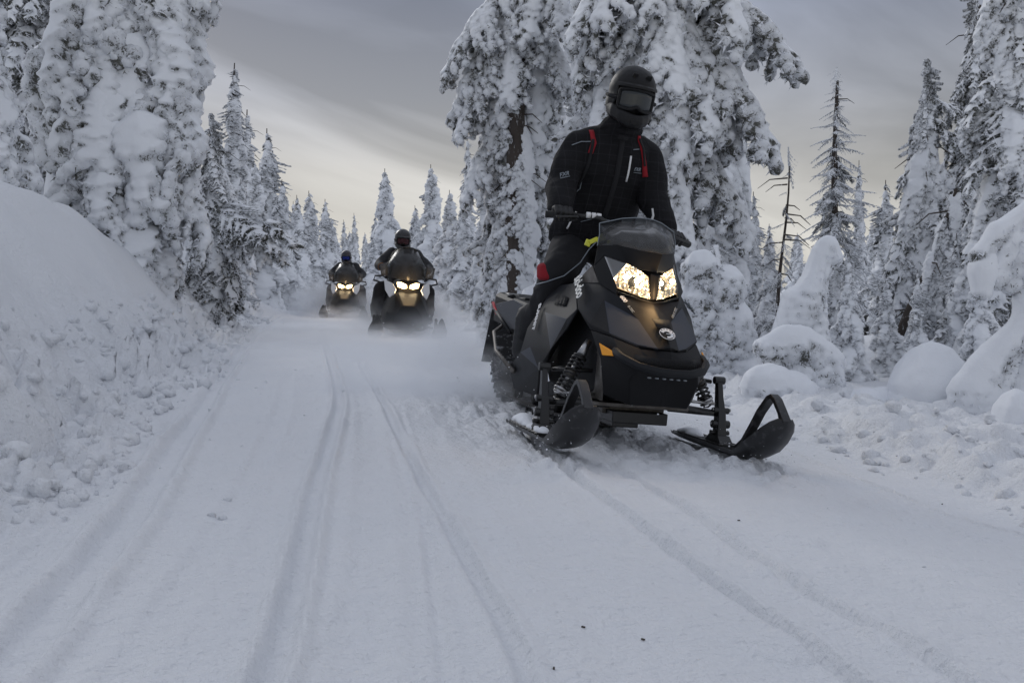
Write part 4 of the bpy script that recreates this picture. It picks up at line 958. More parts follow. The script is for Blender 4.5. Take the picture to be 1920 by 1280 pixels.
# hood lettering : big grey maker's word on each cheek, engine size beside the lamp
for sg in (-1, 1):
    A = Vector((-.305, sg * .262, .803)); B = Vector((-.055, sg * .318, .672)); H_ = Vector((-.06, sg * .232, .80)); d = B - A
    nrm = d.cross(H_ - A) * (1 if sg > 0 else -1)
    if nrm.dot(Vector((.3, sg, .6))) < 0: nrm = -nrm
    nrm.normalize(); up = nrm.cross(d) if sg > 0 else d.cross(nrm)
    inw = (H_ - (A + B) / 2); inw -= d.normalized() * inw.dot(d.normalized())
    if sg < 0: text_mesh('hood_lettering', 'ski-doo', .080, M['txt'], ho, A + nrm * .020 + inw * .06, d, inw, shear=.12, bold=.0016, ext=.002)
    else: text_mesh('hood_lettering', 'ski-doo', .080, M['txt'], ho, B + nrm * .020 + inw * .06, -d, inw, shear=.12, bold=.0016, ext=.002)
A, B, C_ = Vector(PT['h4']) , Vector(PT['c1']), Vector(PT['h12'])
for sg in (-1, 1):
    mir = lambda p: Vector((p[0], sg * abs(p[1]), p[2]))
    a = mir(PT['h4']).lerp(mir(PT['h12']), .12); c_ = mir(PT['h4']).lerp(mir(PT['h12']), .98); nrm = (mir(PT['c0']) - mir(PT['h4'])).cross(mir(PT['h12']) - mir(PT['h4'])) 
    if nrm.z < 0: nrm = -nrm
    nrm.normalize(); d = c_ - a
    org = a + nrm * .012
    if sg < 0:
        text_mesh('hood_lettering', '600', .028, M['white'], ho, org, d, nrm.cross(d), bold=.0006); text_mesh('hood_lettering', 'E-TEC', .017, M['txt'], ho, org + d * .52, d, nrm.cross(d), bold=.0004)
    else: text_mesh('hood_lettering', '600 E-TEC', .018, M['txt'], ho, c_ + nrm * .012, -d, nrm.cross(-d), bold=.0006)
# lower nose
fq = [('f1', 'f6', 'f9', 'f2'), ('f6', 'f7', 'f10', 'f9'), ('f7', 'f8', 'f11', 'f10'), ('f2', 'f9', 'f12', 'f3'), ('f9', 'f10', 'f12'), ('f10', 'f11', 'f5', 'f12'), ('f12', 'f4', 'f3'), ('f12', 'f5', 'f4')]
fo = whole('front_fascia', fq, [M['blk'], M['grey'], M['mattblk']], sled, th=.016, bevel=.008)
# cheek strip joining hood and fascia
sided('cheek_strip', [('h6', 'h7', 'f1'), ('h7', 'h8', 'f6', 'f1'), ('h8', 'h9', 'f7', 'f6')], M['mattblk'], sled, th=.01, bevel=.003)
whole('nose_lip', [('h9', 'h10', 'c2', 'f8', 'f7')], M['mattblk'], sled, th=.008, bevel=.002)
# grille behind the bar
b = MB(); gv = [(.385, -.165, .468), (.455, -.10, .462), (.478, 0, .460), (.455, .10, .462), (.385, .165, .468), (.38, .175, .425), (.452, .115, .408), (.478, 0, .398), (.452, -.115, .408), (.38, -.175, .425)]
b.v = gv; b.f = [(0, 1, 8, 9), (1, 2, 7, 8), (2, 3, 6, 7), (3, 4, 5, 6)]; b.m = [0] * 4; b.build('grille', M['mattblk'], fo, solid=.01)
b = MB()
for i in range(27):
    y = -.143 + i * .011; xx = .490 - .9 * y * y - .03 * abs(y); b.tube([(xx - .004, y, .405), (xx, y, .456)], .0012, 4)
for z_ in (.415, .425, .435, .445): b.tube([(.490 - .9 * y * y - .03 * abs(y) - .003, y, z_) for y in np.linspace(-.15, .15, 9)], .0012, 4)
b.build('grille_mesh', M['blk'], fo)
# bumper bar
b = MB(); bp_ = [(.28, -.235, .470), (.36, -.225, .445), (.45, -.165, .412), (.505, -.08, .398), (.52, 0, .395), (.505, .08, .398), (.45, .165, .412), (.36, .225, .445), (.28, .235, .470)]
P2 = []; 
for i in range(len(bp_) - 1):
    for t in (0, .5): P2.append(tuple(Vector(bp_[i]).lerp(Vector(bp_[i + 1]), t)))
P2.append(bp_[-1])
bs = []
for i, p in enumerate(P2):
    q0 = Vector(P2[max(i - 1, 0)]); q1 = Vector(P2[min(i + 1, len(P2) - 1)]); t = (q1 - q0).normalized(); o_ = t.cross(Vector((0, 0, 1))).normalized() * -1
    if o_.x < 0: o_ = -o_
    up = Vector((0, 0, 1)); P_ = Vector(p); hh = .021
    bs.append([P_ - o_ * .018 - up * hh, P_ + o_ * .010 - up * (hh * .7), P_ + o_ * .014 + up * 0, P_ + o_ * .004 + up * hh, P_ - o_ * .018 + up * hh])
b.loft(bs); b.build('front_bumper', M['grey'], sled, bevel=.004)
b = MB()
for i in range(6):
    y = -.11 + i * .036; b.box((.462 - .8 * y * y, y, .366), (.014, .014, .006))
b.build('bumper_slot', M['txt'], fo)
# amber side marker
PT.update({'o1': (.178, .273, .503), 'o2': (.284, .240, .472), 'o3': (.297, .240, .449), 'o4': (.222, .267, .446)})
for o in sided('side_marker', [('o1', 'o2', 'o3', 'o4')], M['amber'], sled, th=.010, bevel=.003, inset=.007): pass
# lamp cowl, headlights
cq = [('w0', 'w1', 'lm', 'lt'), ('w1', 'w2', 'l7', 'lm'), ('w2', 'w3', 'vis', 'l7'), ('lt', 'pb', 'w0')]
whole('headlight_cowl', cq, M['blk'], sled, th=.012, bevel=.005)
sided('headlight_surround', [('pb', 'lt', 'l6', 'pf'), ('pf', 'l6', 'lo', 'h4')], M['blk'], sled, th=.012, bevel=.004)
b = MB(); b.v = [(.155, -.030, .868), (.155, .030, .868), (.150, .016, .735), (.150, -.016, .735), (.172, -.012, .86), (.172, .012, .86), (.166, .006, .74), (.166, -.006, .74)]
b.f = [(4, 5, 6, 7), (0, 4, 7, 3), (5, 1, 2, 6), (0, 1, 5, 4), (3, 7, 6, 2)]; b.m = [0] * 5; b.build('centre_pillar', M['blk'], sled, bevel=.003)
b = MB(); b.v = [(-.02, .17, .775), (.075, .168, .770), (.14, .06, .738), (.15, 0, .728), (.14, -.06, .738), (.075, -.168, .770), (-.02, -.17, .775), (.06, .16, .75), (.12, 0, .70), (.06, -.16, .75)]
b.f = [(0, 1, 7), (1, 2, 3, 8, 7), (3, 4, 5, 9, 8), (5, 6, 9)]; b.m = [0] * 4; b.build('lamp_sill', M['blk'], sled, solid=.006)
for sg in (-1, 1):
    ks = ['lm', 'l7', 'li', 'lb', 'l5', 'lo', 'l6', 'lt']; P = [Vector((PT[k][0], sg * PT[k][1], PT[k][2])) for k in ks]
    cen = sum(P[:7], Vector()) / 7; back = cen + Vector((-.055, 0, .0))
    root_ = MB()
    # reflector bowl: rim -> smaller ring set back
    n = 7; rim = [p + Vector((-.006, 0, 0)) for p in P[:7]]; inn = [cen + (p - cen) * .55 + Vector((-.05, 0, 0)) for p in P[:7]]
    root_.add(rim + inn, [(i, (i + 1) % n, n + (i + 1) % n, n + i) for i in range(n)] + [tuple(range(n, 2 * n))])
    hl = root_.build('headlight', M['reflector'], sled, smooth=False)
    b = MB(); b.add([p + Vector((.004, 0, .0)) for p in P[:7]] + [P[7] + Vector((.006, 0, 0))], [(0, 1, 2, 3, 4, 5, 6), (0, 6, 7)]); gl = b.build('lamp_glass', M['glass'], hl, smooth=False)
    b = MB()
    for dy, dz in ((-.028 * sg, .005), (.035 * sg, .02)): b.ball(cen + Vector((-.022, dy, dz)), .013, 10, 6)
    b.build('bulb', M['lamphot'], hl)
    b = MB(); b.add([P[0] + Vector((-.004, 0, -.004)), P[6] + Vector((-.004, 0, 0)), P[7] + Vector((0, 0, -.004)), P[6].lerp(P[5], .15) + Vector((-.006, 0, 0))], [(0, 1, 2), (0, 3, 1)]); b.build('position_lamp', M['metal'], hl, smooth=False, solid=.004)
    b = MB()
    for i in range(5): p = rim[4].lerp(rim[5], .1 + i * .2); b.box(tuple(p + Vector((-.02, 0, .02))), (.03, .006, .03))
    b.build('reflector_rib', M['metal'], hl, smooth=False)
lg = bpy.data.lights.new('headlight_glow', 'POINT'); lg.energy = 1.5; lg.color = (1, .62, .28); lg.shadow_soft_size = .03
lo_ = bpy.data.objects.new('headlight_glow', lg); COL.objects.link(lo_); lo_.parent = sled; lo_.location = (.21, -.03, .76)
# smoked windshield
b = MB(); g_ = []
low = ['w0', 'w1', 'w2', 'w3']; top_ = ['w6', 'w4', 'w4b', 'w5']; PT['w4b'] = (-.068, .05, 1.158)
def sy(k, s): return (PT[k][0], s * PT[k][1], PT[k][2])
lowp = [sy(k, -1) for k in low] + [sy(k, 1) for k in reversed(low[:-1])]; topp = [sy(k, -1) for k in top_] + [sy(k, 1) for k in reversed(top_[:-1])]
midp = [tuple(Vector(a).lerp(Vector(c_), .5) + Vector((.018, 0, .0))) for a, c_ in zip(lowp, topp)]
b.loft([lowp, midp, topp], cap=False)
b.f = [f for f in b.f if not ({0, 6} <= set(i % 7 for i in f) and len({i % 7 for i in f}) == 2)]; b.m = [0] * len(b.f)
ws = b.build('windshield', M['shield'], sled, solid=.003)
b = MB(); b.tube([tuple(Vector(p) + Vector((.002, 0, .001))) for p in topp], .0028, 6); b.tube([topp[0], midp[0], lowp[0]], .0028, 6); b.tube([topp[-1], midp[-1], lowp[-1]], .0028, 6)
b.build('windshield_edge', M['txt'], sled)
# gauge pod and papers behind the shield
b = MB(); b.loft([[(-.30, -.13, 1.0), (-.30, .13, 1.0), (-.30, .12, 1.09), (-.30, -.12, 1.09)], [(-.06, -.10, .96), (-.06, .10, .96), (-.10, .08, 1.06), (-.10, -.08, 1.06)], [(.10, -.03, .95), (.10, .03, .95), (.09, .02, .975), (.09, -.02, .975)]])
b.build('gauge_pod', M['blk'], sled, bevel=.008)
b = MB(); b.add([(-.01, .035, 1.005), (-.035, .10, 1.015), (-.03, .13, .99), (.01, .115, .96), (.03, .06, .955), (.045, .02, .985), (.02, .028, 1.00), (.0, .05, .998)], [tuple(range(8))]); b.build('vent_sticker', M['whitepl'], sled, solid=.003)
# handlebar, grips
b = MB(); b.tube([(-.36, -.42, 1.155), (-.33, -.22, 1.165), (-.30, -.16, 1.16), (-.28, -.08, 1.11), (-.28, .08, 1.11), (-.30, .15, 1.135), (-.34, .21, 1.125), (-.42, .40, 1.09)], .012, 8); hb = b.build('handlebar', M['steelblk'], sled, autos=False)
for sg in (-1, 1):
    b = MB(); b.tube([(-.365, -.45, 1.153), (-.34, -.28, 1.16)] if sg < 0 else [(-.435, .43, 1.085), (-.37, .27, 1.113)], .019, 10); b.build('grip', M['rubber'], hb, autos=False)
    b = MB(); b.tube([(-.335, sg * .27, 1.16 - .04 * (sg > 0)), (-.29 - .05 * (sg > 0), sg * .30, 1.15 - .04 * (sg > 0)), (-.29 - .09 * (sg > 0), sg * .41, 1.14 - .05 * (sg > 0))], [.010, .008, .006], 6); b.build('brake_lever', M['steelblk'], hb, autos=False)
b = MB()
for i, y in enumerate((-.235, -.205, -.175)): b.tube([(-.318, y, 1.170), (-.316, y + .022, 1.170)], .0165, 8)
b.build('clamp_ring', M['white'], hb, autos=False)
b = MB(); b.tube([(-.28, 0, 1.11), (-.20, 0, .85)], .022, 8); b.build('steering_post', M['steelblk'], sled, autos=False)
# yellow strap knotted on the right of the shield
b = MB(); b.box((-.165, -.235, 1.025), (.02, .05, .022), Matrix.Rotation(.5, 3, 'X')); b.box((-.15, -.20, 1.035), (.01, .05, .035), Matrix.Rotation(.9, 3, 'X')); b.box((-.17, -.262, 1.01), (.012, .03, .034), Matrix.Rotation(-.3, 3, 'X'))
b.build('strap', M['yellow'], sled, bevel=.002)
# mirror-like deflector fin
sided('side_deflector', [('h1', 'h2', 'h3')], M['alu'], sled, th=.004, bevel=.001, inset=.004)
# underside skid plate and frame rail
b = MB(); b.box((.0, 0, .20), (.26, .52, .02)); b.box((-.22, 0, .17), (.5, .34, .05)); b.build('skid_plate', M['alu'], sled, bevel=.004)
b = MB(); b.box((-.05, 0, .140), (.36, .30, .06)); b.box((-.02, -.06, .105), (.22, .14, .04)); b.build('front_frame', M['steelblk'], sled, bevel=.006)
for sg in (-1, 1): b = MB(); b.add([(.05, sg * .235, .47), (.16, sg * .235, .40), (.18, sg * .235, .22), (-.02, sg * .235, .22)], [(0, 1, 2, 3)]); b.build('heat_shield', M['alu'], sled, solid=.006)
# suspension, spindles, skis
for sg in (-1, 1):
    Y0 = sg * .485
    b = MB(); b.tube([(.03, sg * .20, .36), (-.015, sg * .44, .345)], .011, 6); b.tube([(-.20, sg * .22, .37), (-.015, sg * .44, .345)], .011, 6); b.build('upper_arm', M['steelblk'], sled, autos=False)
    b = MB(); b.tube([(.10, sg * .16, .20), (.03, sg * .46, .185)], .018, 8); b.tube([(-.26, sg * .18, .20), (.02, sg * .46, .185)], .016, 8); b.box((.06, sg * .33, .19), (.03, .20, .02), Matrix.Rotation(-sg * .05, 3, 'X')); b.build('lower_arm', M['steelblk'], sled, autos=False)
    b = MB(); b.tube([(.07, sg * .15, .245), (.05, sg * .44, .235)], .008, 6); b.build('tie_rod', M['metal'], sled, autos=False)
    b = MB(); b.loft([[(-.035, Y0 - .014, .37), (.0, Y0 - .014, .37), (.0, Y0 + .014, .37), (-.035, Y0 + .014, .37)], [(-.015, Y0 - .016, .27), (.03, Y0 - .016, .27), (.03, Y0 + .016, .27), (-.015, Y0 + .016, .27)], [(.01, Y0 - .022, .18), (.065, Y0 - .022, .18), (.065, Y0 + .022, .18), (.01, Y0 + .022, .18)], [(.02, Y0 - .026, .07), (.085, Y0 - .026, .07), (.085, Y0 + .026, .07), (.02, Y0 + .026, .07)]])
    b.tube([(.04, Y0 - .045, .20), (.04, Y0 + .045, .20)], .018, 8); b.tube([(.05, Y0 - .05, .13), (.05, Y0 + .05, .13)], .022, 8); b.tube([(-.01, Y0 - .03, .355), (-.01, Y0 + .03, .355)], .022, 8)
    b.tube([(.05, Y0 - .055, .085), (.05, Y0 + .055, .085)], .012, 8)
    b.build('spindle', M['steelblk'], sled, bevel=.004)
    for z_ in (.205, .135, .09):
        for e_ in (-1, 1): b = MB(); b.tube([(.045, Y0 + e_ * .047, z_), (.045, Y0 + e_ * .052, z_)], .010, 6); b.build('bolt', M['metal'], sled, autos=False)
    # shock with spring
    A = Vector((.0, sg * .265, .505)); B = Vector((.03, sg * .405, .235)); ax = (B - A)
    b = MB(); b.tube([A, A + ax * .32], [.017, .026], 12); sh = b.build('shock_absorber', M['metal'], sled, autos=False)
    b = MB(); b.tube([A + ax * .30, A + ax * .95], .013, 10); b.build('shock_rod', M['metal'], sh, autos=False)
    b = MB(); b.tube([A + ax * .55, A + ax * .70], .026, 12); b.build('shock_body', M['alu'], sh, autos=False)
    b = MB(); u = ax.orthogonal().normalized(); w = ax.normalized().cross(u); pts = []
    for i in range(150): t = i / 149; a = t * 2 * pi * 9; pts.append(A + ax * (.30 + .66 * t) + (u * cos(a) + w * sin(a)) * .034)
    b.tube(pts, .0058, 6); b.build('spring', M['steelblk'], sh, autos=False)
    b = MB(); b.tube([A + ax * .93, A + ax * .965], .040, 14); b.tube([A + ax * .99, A + ax * 1.02], .036, 14); b.build('spring_collar', M['metal'], sh, autos=False)
    b = MB(); b.tube([A + ax * .30, A + ax * .33], .036, 14); b.build('spring_collar', M['steelblk'], sh, autos=False)
    # ski : sole, upturned scoop and loop handle
    ski = MB(); secs = []
    ctl = [(-.44, .055, .012, .02), (-.40, .068, .006, .022), (-.2, .072, .0, .03), (.0, .076, .0, .034), (.2, .082, .0, .034), (.36, .090, .004, .034), (.46, .098, .022, .05), (.55, .104, .062, .062), (.62, .100, .115, .062), (.665, .088, .165, .05), (.69, .066, .205, .034), (.70, .04, .232, .016)]
    for x, w_, z_, hgt in ctl:
        # curved-up plate: rounded bottom, lifted edges
        s_ = max(0, (x - .36) / .34); th = .012; nx = -sin(min(1.2, s_ * 1.5)); nz = cos(min(1.2, s_ * 1.5))
        up = lambda d: (x + nx * d, z_ + nz * d)
        row = []
        for yy, d in ((-1, hgt), (-.93, hgt * .55), (-.7, .006), (-.3, -.006), (0, -.010), (.3, -.006), (.7, .006), (.93, hgt * .55), (1, hgt)):
            X_, Z_ = up(d); row.append((X_, Y0 + yy * w_, Z_))
        for yy, d in ((.90, hgt * .98), (.84, hgt * .6), (.62, .02), (0, .014), (-.62, .02), (-.84, hgt * .6), (-.90, hgt * .98)):
            X_, Z_ = up(d); row.append((X_, Y0 + yy * w_, Z_))
        secs.append(row)
    ski.loft(secs); so_ = ski.build('ski', M['ski'], sled)
    b = MB(); hp = [(.27, Y0, .03), (.335, Y0, .085), (.40, Y0, .165), (.46, Y0, .245), (.535, Y0, .318), (.565, Y0, .330), (.60, Y0, .315), (.655, Y0, .265), (.695, Y0, .215)]
    HP = []
    for i, p in enumerate(hp): HP.append(p)
    V2 = []
    ss_ = []
    for i, p in enumerate(HP):
        q0 = Vector(HP[max(i - 1, 0)]); q1 = Vector(HP[min(i + 1, len(HP) - 1)]); t = (q1 - q0).normalized(); nrm = Vector((-t.z, 0, t.x)); hw = .022; dp_ = .012 if 0 < i < 8 else .02
        P_ = Vector(p); ss_.append([P_ + nrm * dp_ + Vector((0, -hw, 0)), P_ + nrm * dp_ + Vector((0, hw, 0)), P_ - nrm * dp_ + Vector((0, hw, 0)), P_ - nrm * dp_ + Vector((0, -hw, 0))])
    b.loft(ss_); b.build('ski_handle', M['ski'], so_, bevel=.004)
    b = MB()
    b.box((-.08, Y0 - .058, .030), (.50, .010, .022)); b.box((-.08, Y0 + .058, .030), (.50, .010, .022))
    for i in range(9): b.box((-.30 + i * .055, Y0, .028), (.03, .13, .020))
    b.loft([[(-.06, Y0 - .04, .02), (.16, Y0 - .04, .02), (.16, Y0 + .04, .02), (-.06, Y0 + .04, .02)], [(.0, Y0 - .035, .075), (.10, Y0 - .035, .075), (.10, Y0 + .035, .075), (.0, Y0 + .035, .075)]])
    b.build('ski_bracket', M['steelblk'], so_, bevel=.003)
    me = frost(fuse([(-.36 + i * .05, Y0 + random.uniform(-.015, .015), .035 + .012 * sin(i), .07, .045, .022 + (.016 if sg < 0 else 0)) for i in range(10 if sg < 0 else 4)], .007, 14, 2), 'snow_on_ski', seed=3, rime=0, soft=.012, bare=0, sprigs=0)
    link('snow_on_ski', me, so_)
# squiggly hose by the left spindle
b = MB(); pts = [(.02 + .02 * sin(i * 1.9), .30 + i * .012, .30 - .008 * i + .022 * cos(i * 1.7)) for i in range(12)]; b.tube(pts, .005, 6); b.build('hose', M['steelblk'], sled, autos=False)
# tunnel, seat, running boards, rear
TP = lambda x: .0 + max(0, (-x - .5)) * .09      # the rear rides high
b = MB(); b.loft([[(x, -.20, .38 + TP(x)), (x, -.20, .56 + TP(x)), (x, -.17, .59 + TP(x)), (x, .17, .59 + TP(x)), (x, .20, .56 + TP(x)), (x, .20, .38 + TP(x))] for x in (-.9, -1.4, -1.9, -2.30)])
b.build('tunnel', M['blk'], sled, bevel=.006)
b = MB(); b.loft([[(x, -w, z0), (x, -w * .9, z1 - .03), (x, -w * .5, z1), (x, w * .5, z1), (x, w * .9, z1 - .03), (x, w, z0)] for x, w, z0, z1 in ((-.55, .13, .66, .82), (-.8, .17, .60, .80), (-1.2, .17, .60, .79), (-1.45, .15, .64, .80), (-1.6, .10, .66, .76))])
b.build('seat', M['rubber'], sled, bevel=.01)
for sg in (-1, 1):
    b = MB(); rl = [(-.82, sg * .42, .27), (-1.3, sg * .41, .36), (-1.72, sg * .33, .47), (-1.95, sg * .21, .52)]
    b.tube(rl, .014, 8); b.tube([(-.82, sg * .25, .30), (-1.3, sg * .23, .37), (-1.9, sg * .20, .50)], .012, 6)
    rb = b.build('running_board', M['alu'], sled, autos=False)
    b = MB()
    for i in range(16):
        t = i / 15; x = -.86 - t * .85; yo = np.interp(-x, [.82, 1.3, 1.72], [.42, .41, .33]); z = .275 + (-.82 - x) * .21
        b.box((x, sg * (.22 + yo) / 2, z), (.018, (yo - .22), .026), Matrix.Rotation(-.2, 3, 'Y'))
    b.build('rung', M['dusty'], rb)
    b = MB(); b.add([(-2.36, sg * .19, .655), (-1.75, sg * .20, .70), (-1.40, sg * .21, .66), (-1.55, sg * .215, .50), (-1.80, sg * .205, .50)], [(0, 1, 2, 3, 4)]); b.build('rear_side_panel', M['lgrey'], sled, solid=.01, bevel=.003)
    b = MB(); b.tube([(-2.38, sg * .19, .65), (-1.65, sg * .24, .47)], .014, 8); b.build('rear_rail', M['blk'], sled, autos=False)
    b = MB(); b.add([(-2.385, sg * .205, .672), (-2.33, sg * .208, .678), (-2.16, sg * .214, .60), (-2.20, sg * .212, .585)], [(0, 1, 2, 3)]); b.build('tail_light', M['red'], sled, solid=.012, bevel=.002)
b = MB(); b.tube([(-1.9, -.17, .72), (-2.40, -.15, .70), (-2.44, -.08, .705), (-2.44, .08, .705), (-2.40, .15, .70), (-1.9, .17, .72)], .016, 8); b.build('rear_bumper', M['blk'], sled, autos=False)
b = MB(); b.box((-2.1, -.13, .735), (.10, .07, .02)); b.build('tie_down', M['metal'], sled, bevel=.004)
b = MB(); b.box((-2.0, 0, .69), (.5, .26, .06)); b.build('rear_rack', M['blk'], sled, bevel=.01)
b = MB(); b.loft([[(-2.36 - .02 * i, -.20 - .01 * i, .62 - .13 * i), (-2.36 - .02 * i, .20 + .01 * i, .62 - .13 * i), (-2.37 - .02 * i, .20 + .01 * i, .62 - .13 * i), (-2.37 - .02 * i, -.20 - .01 * i, .62 - .13 * i)] for i in range(4)]); b.build('snow_flap', M['dusty'], sled)
# track loop with lugs
tk = [(-.55, .30), (-.35, .22), (-.45, .10), (-.8, .035), (-1.9, .035), (-2.15, .10), (-2.28, .22), (-2.2, .34), (-1.9, .36), (-1.0, .36)]
loop = []
for i in range(len(tk)):
    p0, p1, p2, p3 = [Vector((*tk[(i + j) % len(tk)], 0)) for j in (-1, 0, 1, 2)]
    for t in np.linspace(0, 1, 7)[:-1]:
        loop.append(.5 * ((2 * p1) + (-p0 + p2) * t + (2 * p0 - 5 * p1 + 4 * p2 - p3) * t * t + (-p0 + 3 * p1 - 3 * p2 + p3) * t ** 3))
b = MB(); k = len(loop); cen = Vector((-1.3, .2, 0))
for i in range(k):
    a, c_ = loop[i], loop[(i + 1) % k]; t = (c_ - a).normalized(); n2 = Vector((t.y, -t.x, 0)); 
    if n2.dot(a - cen) < 0: n2 = -n2
    a2, c2 = a - n2 * .012, c_ - n2 * .012
    b.add([(a.x, -.19, a.y), (a.x, .19, a.y), (c_.x, .19, c_.y), (c_.x, -.19, c_.y), (a2.x, -.19, a2.y), (a2.x, .19, a2.y), (c2.x, .19, c2.y), (c2.x, -.19, c2.y)], [(0, 1, 2, 3), (7, 6, 5, 4), (0, 3, 7, 4), (1, 5, 6, 2)])
trk = b.build('track', M['dusty'], sled)
b = MB()
for i in range(0, k):
    a, c_ = loop[i], loop[(i + 1) % k]; t = (c_ - a).normalized(); n2 = Vector((t.y, -t.x, 0))
    if n2.dot(a - cen) < 0: n2 = -n2
    m_ = a + n2 * .022
    for y in (-.14, -.05, .05, .14): b.box((m_.x, y + (.01 if i % 2 else -.01), m_.y), (.012, .075, .05), Matrix.Rotation(-atan2(n2.x, n2.y) * -1, 3, 'Y'))
lug = b.build('track_lug', M['dusty'], trk); lug['kind'] = 'stuff'
for x, z, r in ((-.85, .10, .06), (-1.3, .10, .06), (-1.75, .10, .07), (-2.12, .20, .09)):
    for y in (-.12, .12):
        b = MB(); b.tube([(x, y - .02, z), (x, y + .02, z)], r, 16); b.build('bogie_wheel', M['rubber'], sled, autos=False)

# ------------------------------------------------------------------ people
def caps(segs, step=.35):
    B = []
    for (p0, r0), (p1, r1) in segs:
        p0, p1 = np.array(p0, float), np.array(p1, float); r0 = np.array(r0 if hasattr(r0, '__len__') else (r0,) * 3, float); r1 = np.array(r1 if hasattr(r1, '__len__') else (r1,) * 3, float)
        k = max(2, int(np.linalg.norm(p1 - p0) / (min(r0.min(), r1.min()) * step)) + 1)
        for i in range(k):
            t = i / (k - 1); c = p0 + (p1 - p0) * t; r = r0 + (r1 - r0) * t; B.append((*c, *r))
    return B
def skin(name, B, vox, m, parent, sm=4, wrinkle=0, wf=9, seed=0, sub=2):
    me = fuse(B, vox, sm, sub); n = len(me.vertices)
    if wrinkle:
        P = np.empty(n * 3); me.vertices.foreach_get('co', P); P = P.reshape(-1, 3); Nn = np.empty(n * 3); me.vertex_normals.foreach_get('vector', Nn); Nn = Nn.reshape(-1, 3)
        W = P + .12 * np.stack([vn3(P, 4, seed), vn3(P, 4, seed + 1), vn3(P, 4, seed + 2)], 1)
        f = 1 - np.abs(vn3(W * np.array([1, 1, 1.7]), wf, seed)) * 3.2 + .6 * vn3(W, wf * 2.3, seed + 4)
        P = P + Nn * (wrinkle * f)[:, None]; me.vertices.foreach_set('co', P.ravel())
    me.polygons.foreach_set('use_smooth', np.ones(len(me.polygons), bool)); me.materials.clear(); me.materials.append(m); me.name = name
    return link(name, me, parent)
def ribbon(name, bvh, yz, w, m, parent, off=.004, d=(-1, 0, 0), x0=1.0, th=.003):
    """a flat strip pressed on a garment; yz path seen from the front"""
    P = []
    d = Vector(d).normalized(); pts = []
    for i in range(len(yz) - 1):
        for t in np.linspace(0, 1, 7)[:-1]: pts.append((yz[i][0] + (yz[i + 1][0] - yz[i][0]) * t, yz[i][1] + (yz[i + 1][1] - yz[i][1]) * t))
    pts.append(yz[-1]); V = []
    for i, (y, z) in enumerate(pts):
        a = pts[max(i - 1, 0)]; c = pts[min(i + 1, len(pts) - 1)]; t = Vector((0, c[0] - a[0], c[1] - a[1])).normalized(); s = t.cross(Vector((1, 0, 0)))
        for q in (-1, 1):
            o = Vector((0, y, z)) - d * 1.2 + s * q * w / 2; r = bvh.ray_cast(o, d)
            V.append((r[0] - d * off) if r[0] is not None else (Vector(V[-2]) if len(V) > 1 else Vector((-.5, y, z))))
    b = MB(); b.add(V, [(2 * i, 2 * i + 1, 2 * i + 3, 2 * i + 2) for i in range(len(pts) - 1)]); return b.build(name, m, parent, solid=th)

rider = empty('person', SLED_LOC); rider.rotation_euler = sled.rotation_euler
tag(rider, 'rider in a black plaid jacket and matt black helmet standing on the first snowmobile', 'person')
HIP, CH, SH = (-.90, 0, 1.08), (-.68, 0, 1.47), 1.585
def arm(sg): return (-.655, sg * .215, SH + .005), (-.61, sg * (.300 if sg < 0 else .258), 1.335), ((-.405, -.365, 1.175) if sg < 0 else (-.455, .312, 1.118))
segs = [((HIP), (.13, .17, .12)), ((-.82, 0, 1.25), (.12, .15, .1))],
segs = [(((-.90, 0, 1.06), (.13, .165, .11)), ((-.80, 0, 1.28), (.11, .15, .1))), (((-.80, 0, 1.28), (.11, .15, .1)), ((-.66, 0, 1.52), (.12, .18, .11))), (((-.62, 0, 1.60), .07), ((-.50, .01, 1.78), .065)), (((-.50, .01, 1.80), .085), ((-.45, .012, 1.88), .095))]
for sg in (-1, 1):
    s_, e_, h_ = arm(sg); segs += [((s_, .07), (e_, .05)), ((e_, .05), (h_, .035))]
    segs += [(((-.91, sg * .11, 1.04), .13), ((-.63, sg * .255, .87), .105)), (((-.63, sg * .255, .87), .105), ((-.88, sg * .32, .48), .088)), (((-.88, sg * .32, .48), .088), ((-.90, sg * .33, .36), .06))]
B = caps(segs); body = skin('body', B, .014, M['pants'], rider, 5, .007, 9, 3)
# jacket
segs = [(((-.91, 0, 1.07), (.18, .265, .05)), ((-.84, 0, 1.22), (.17, .255, .09))), (((-.84, 0, 1.22), (.17, .255, .09)), ((-.69, 0, 1.47), (.155, .242, .11))), (((-.69, 0, 1.47), (.155, .242, .11)), ((-.635, 0, 1.60), (.13, .205, .065))), (((-.62, 0, 1.66), (.11, .135, .05)), ((-.555, .005, 1.73), (.105, .11, .05)))]
for sg in (-1, 1):
    s_, e_, h_ = arm(sg); m_ = tuple((np.array(s_) + np.array(e_)) / 2 + np.array([0, sg * .012, 0]))
    segs += [((s_, .082), (m_, .088)), ((m_, .088), (e_, .082)), ((e_, .088), (tuple(np.array(h_) * .8 + np.array(e_) * .2), .064)), (((-.645, sg * .1, 1.635), .080), (s_, .080))]
jacket = skin('jacket', caps(segs), .011, M['plaid'], rider, 7, .009, 7.5, 8)
jb = bvh_of([jacket])
ribbon('backpack_strap', jb, [(-.165, 1.675), (-.155, 1.60), (-.165, 1.54)], .026, M['redcloth'], rider, .006)
ribbon('backpack_strap', jb, [(.115, 1.675), (.135, 1.60), (.165, 1.53), (.180, 1.45)], .027, M['redcloth'], rider, .006)
ribbon('strap_webbing', jb, [(.12, 1.66), (.145, 1.58), (.168, 1.51)], .014, M['pants'], rider, .010)
ribbon('strap_webbing', jb, [(-.16, 1.62), (-.165, 1.50), (-.19, 1.36)], .016, M['pants'], rider, .009)
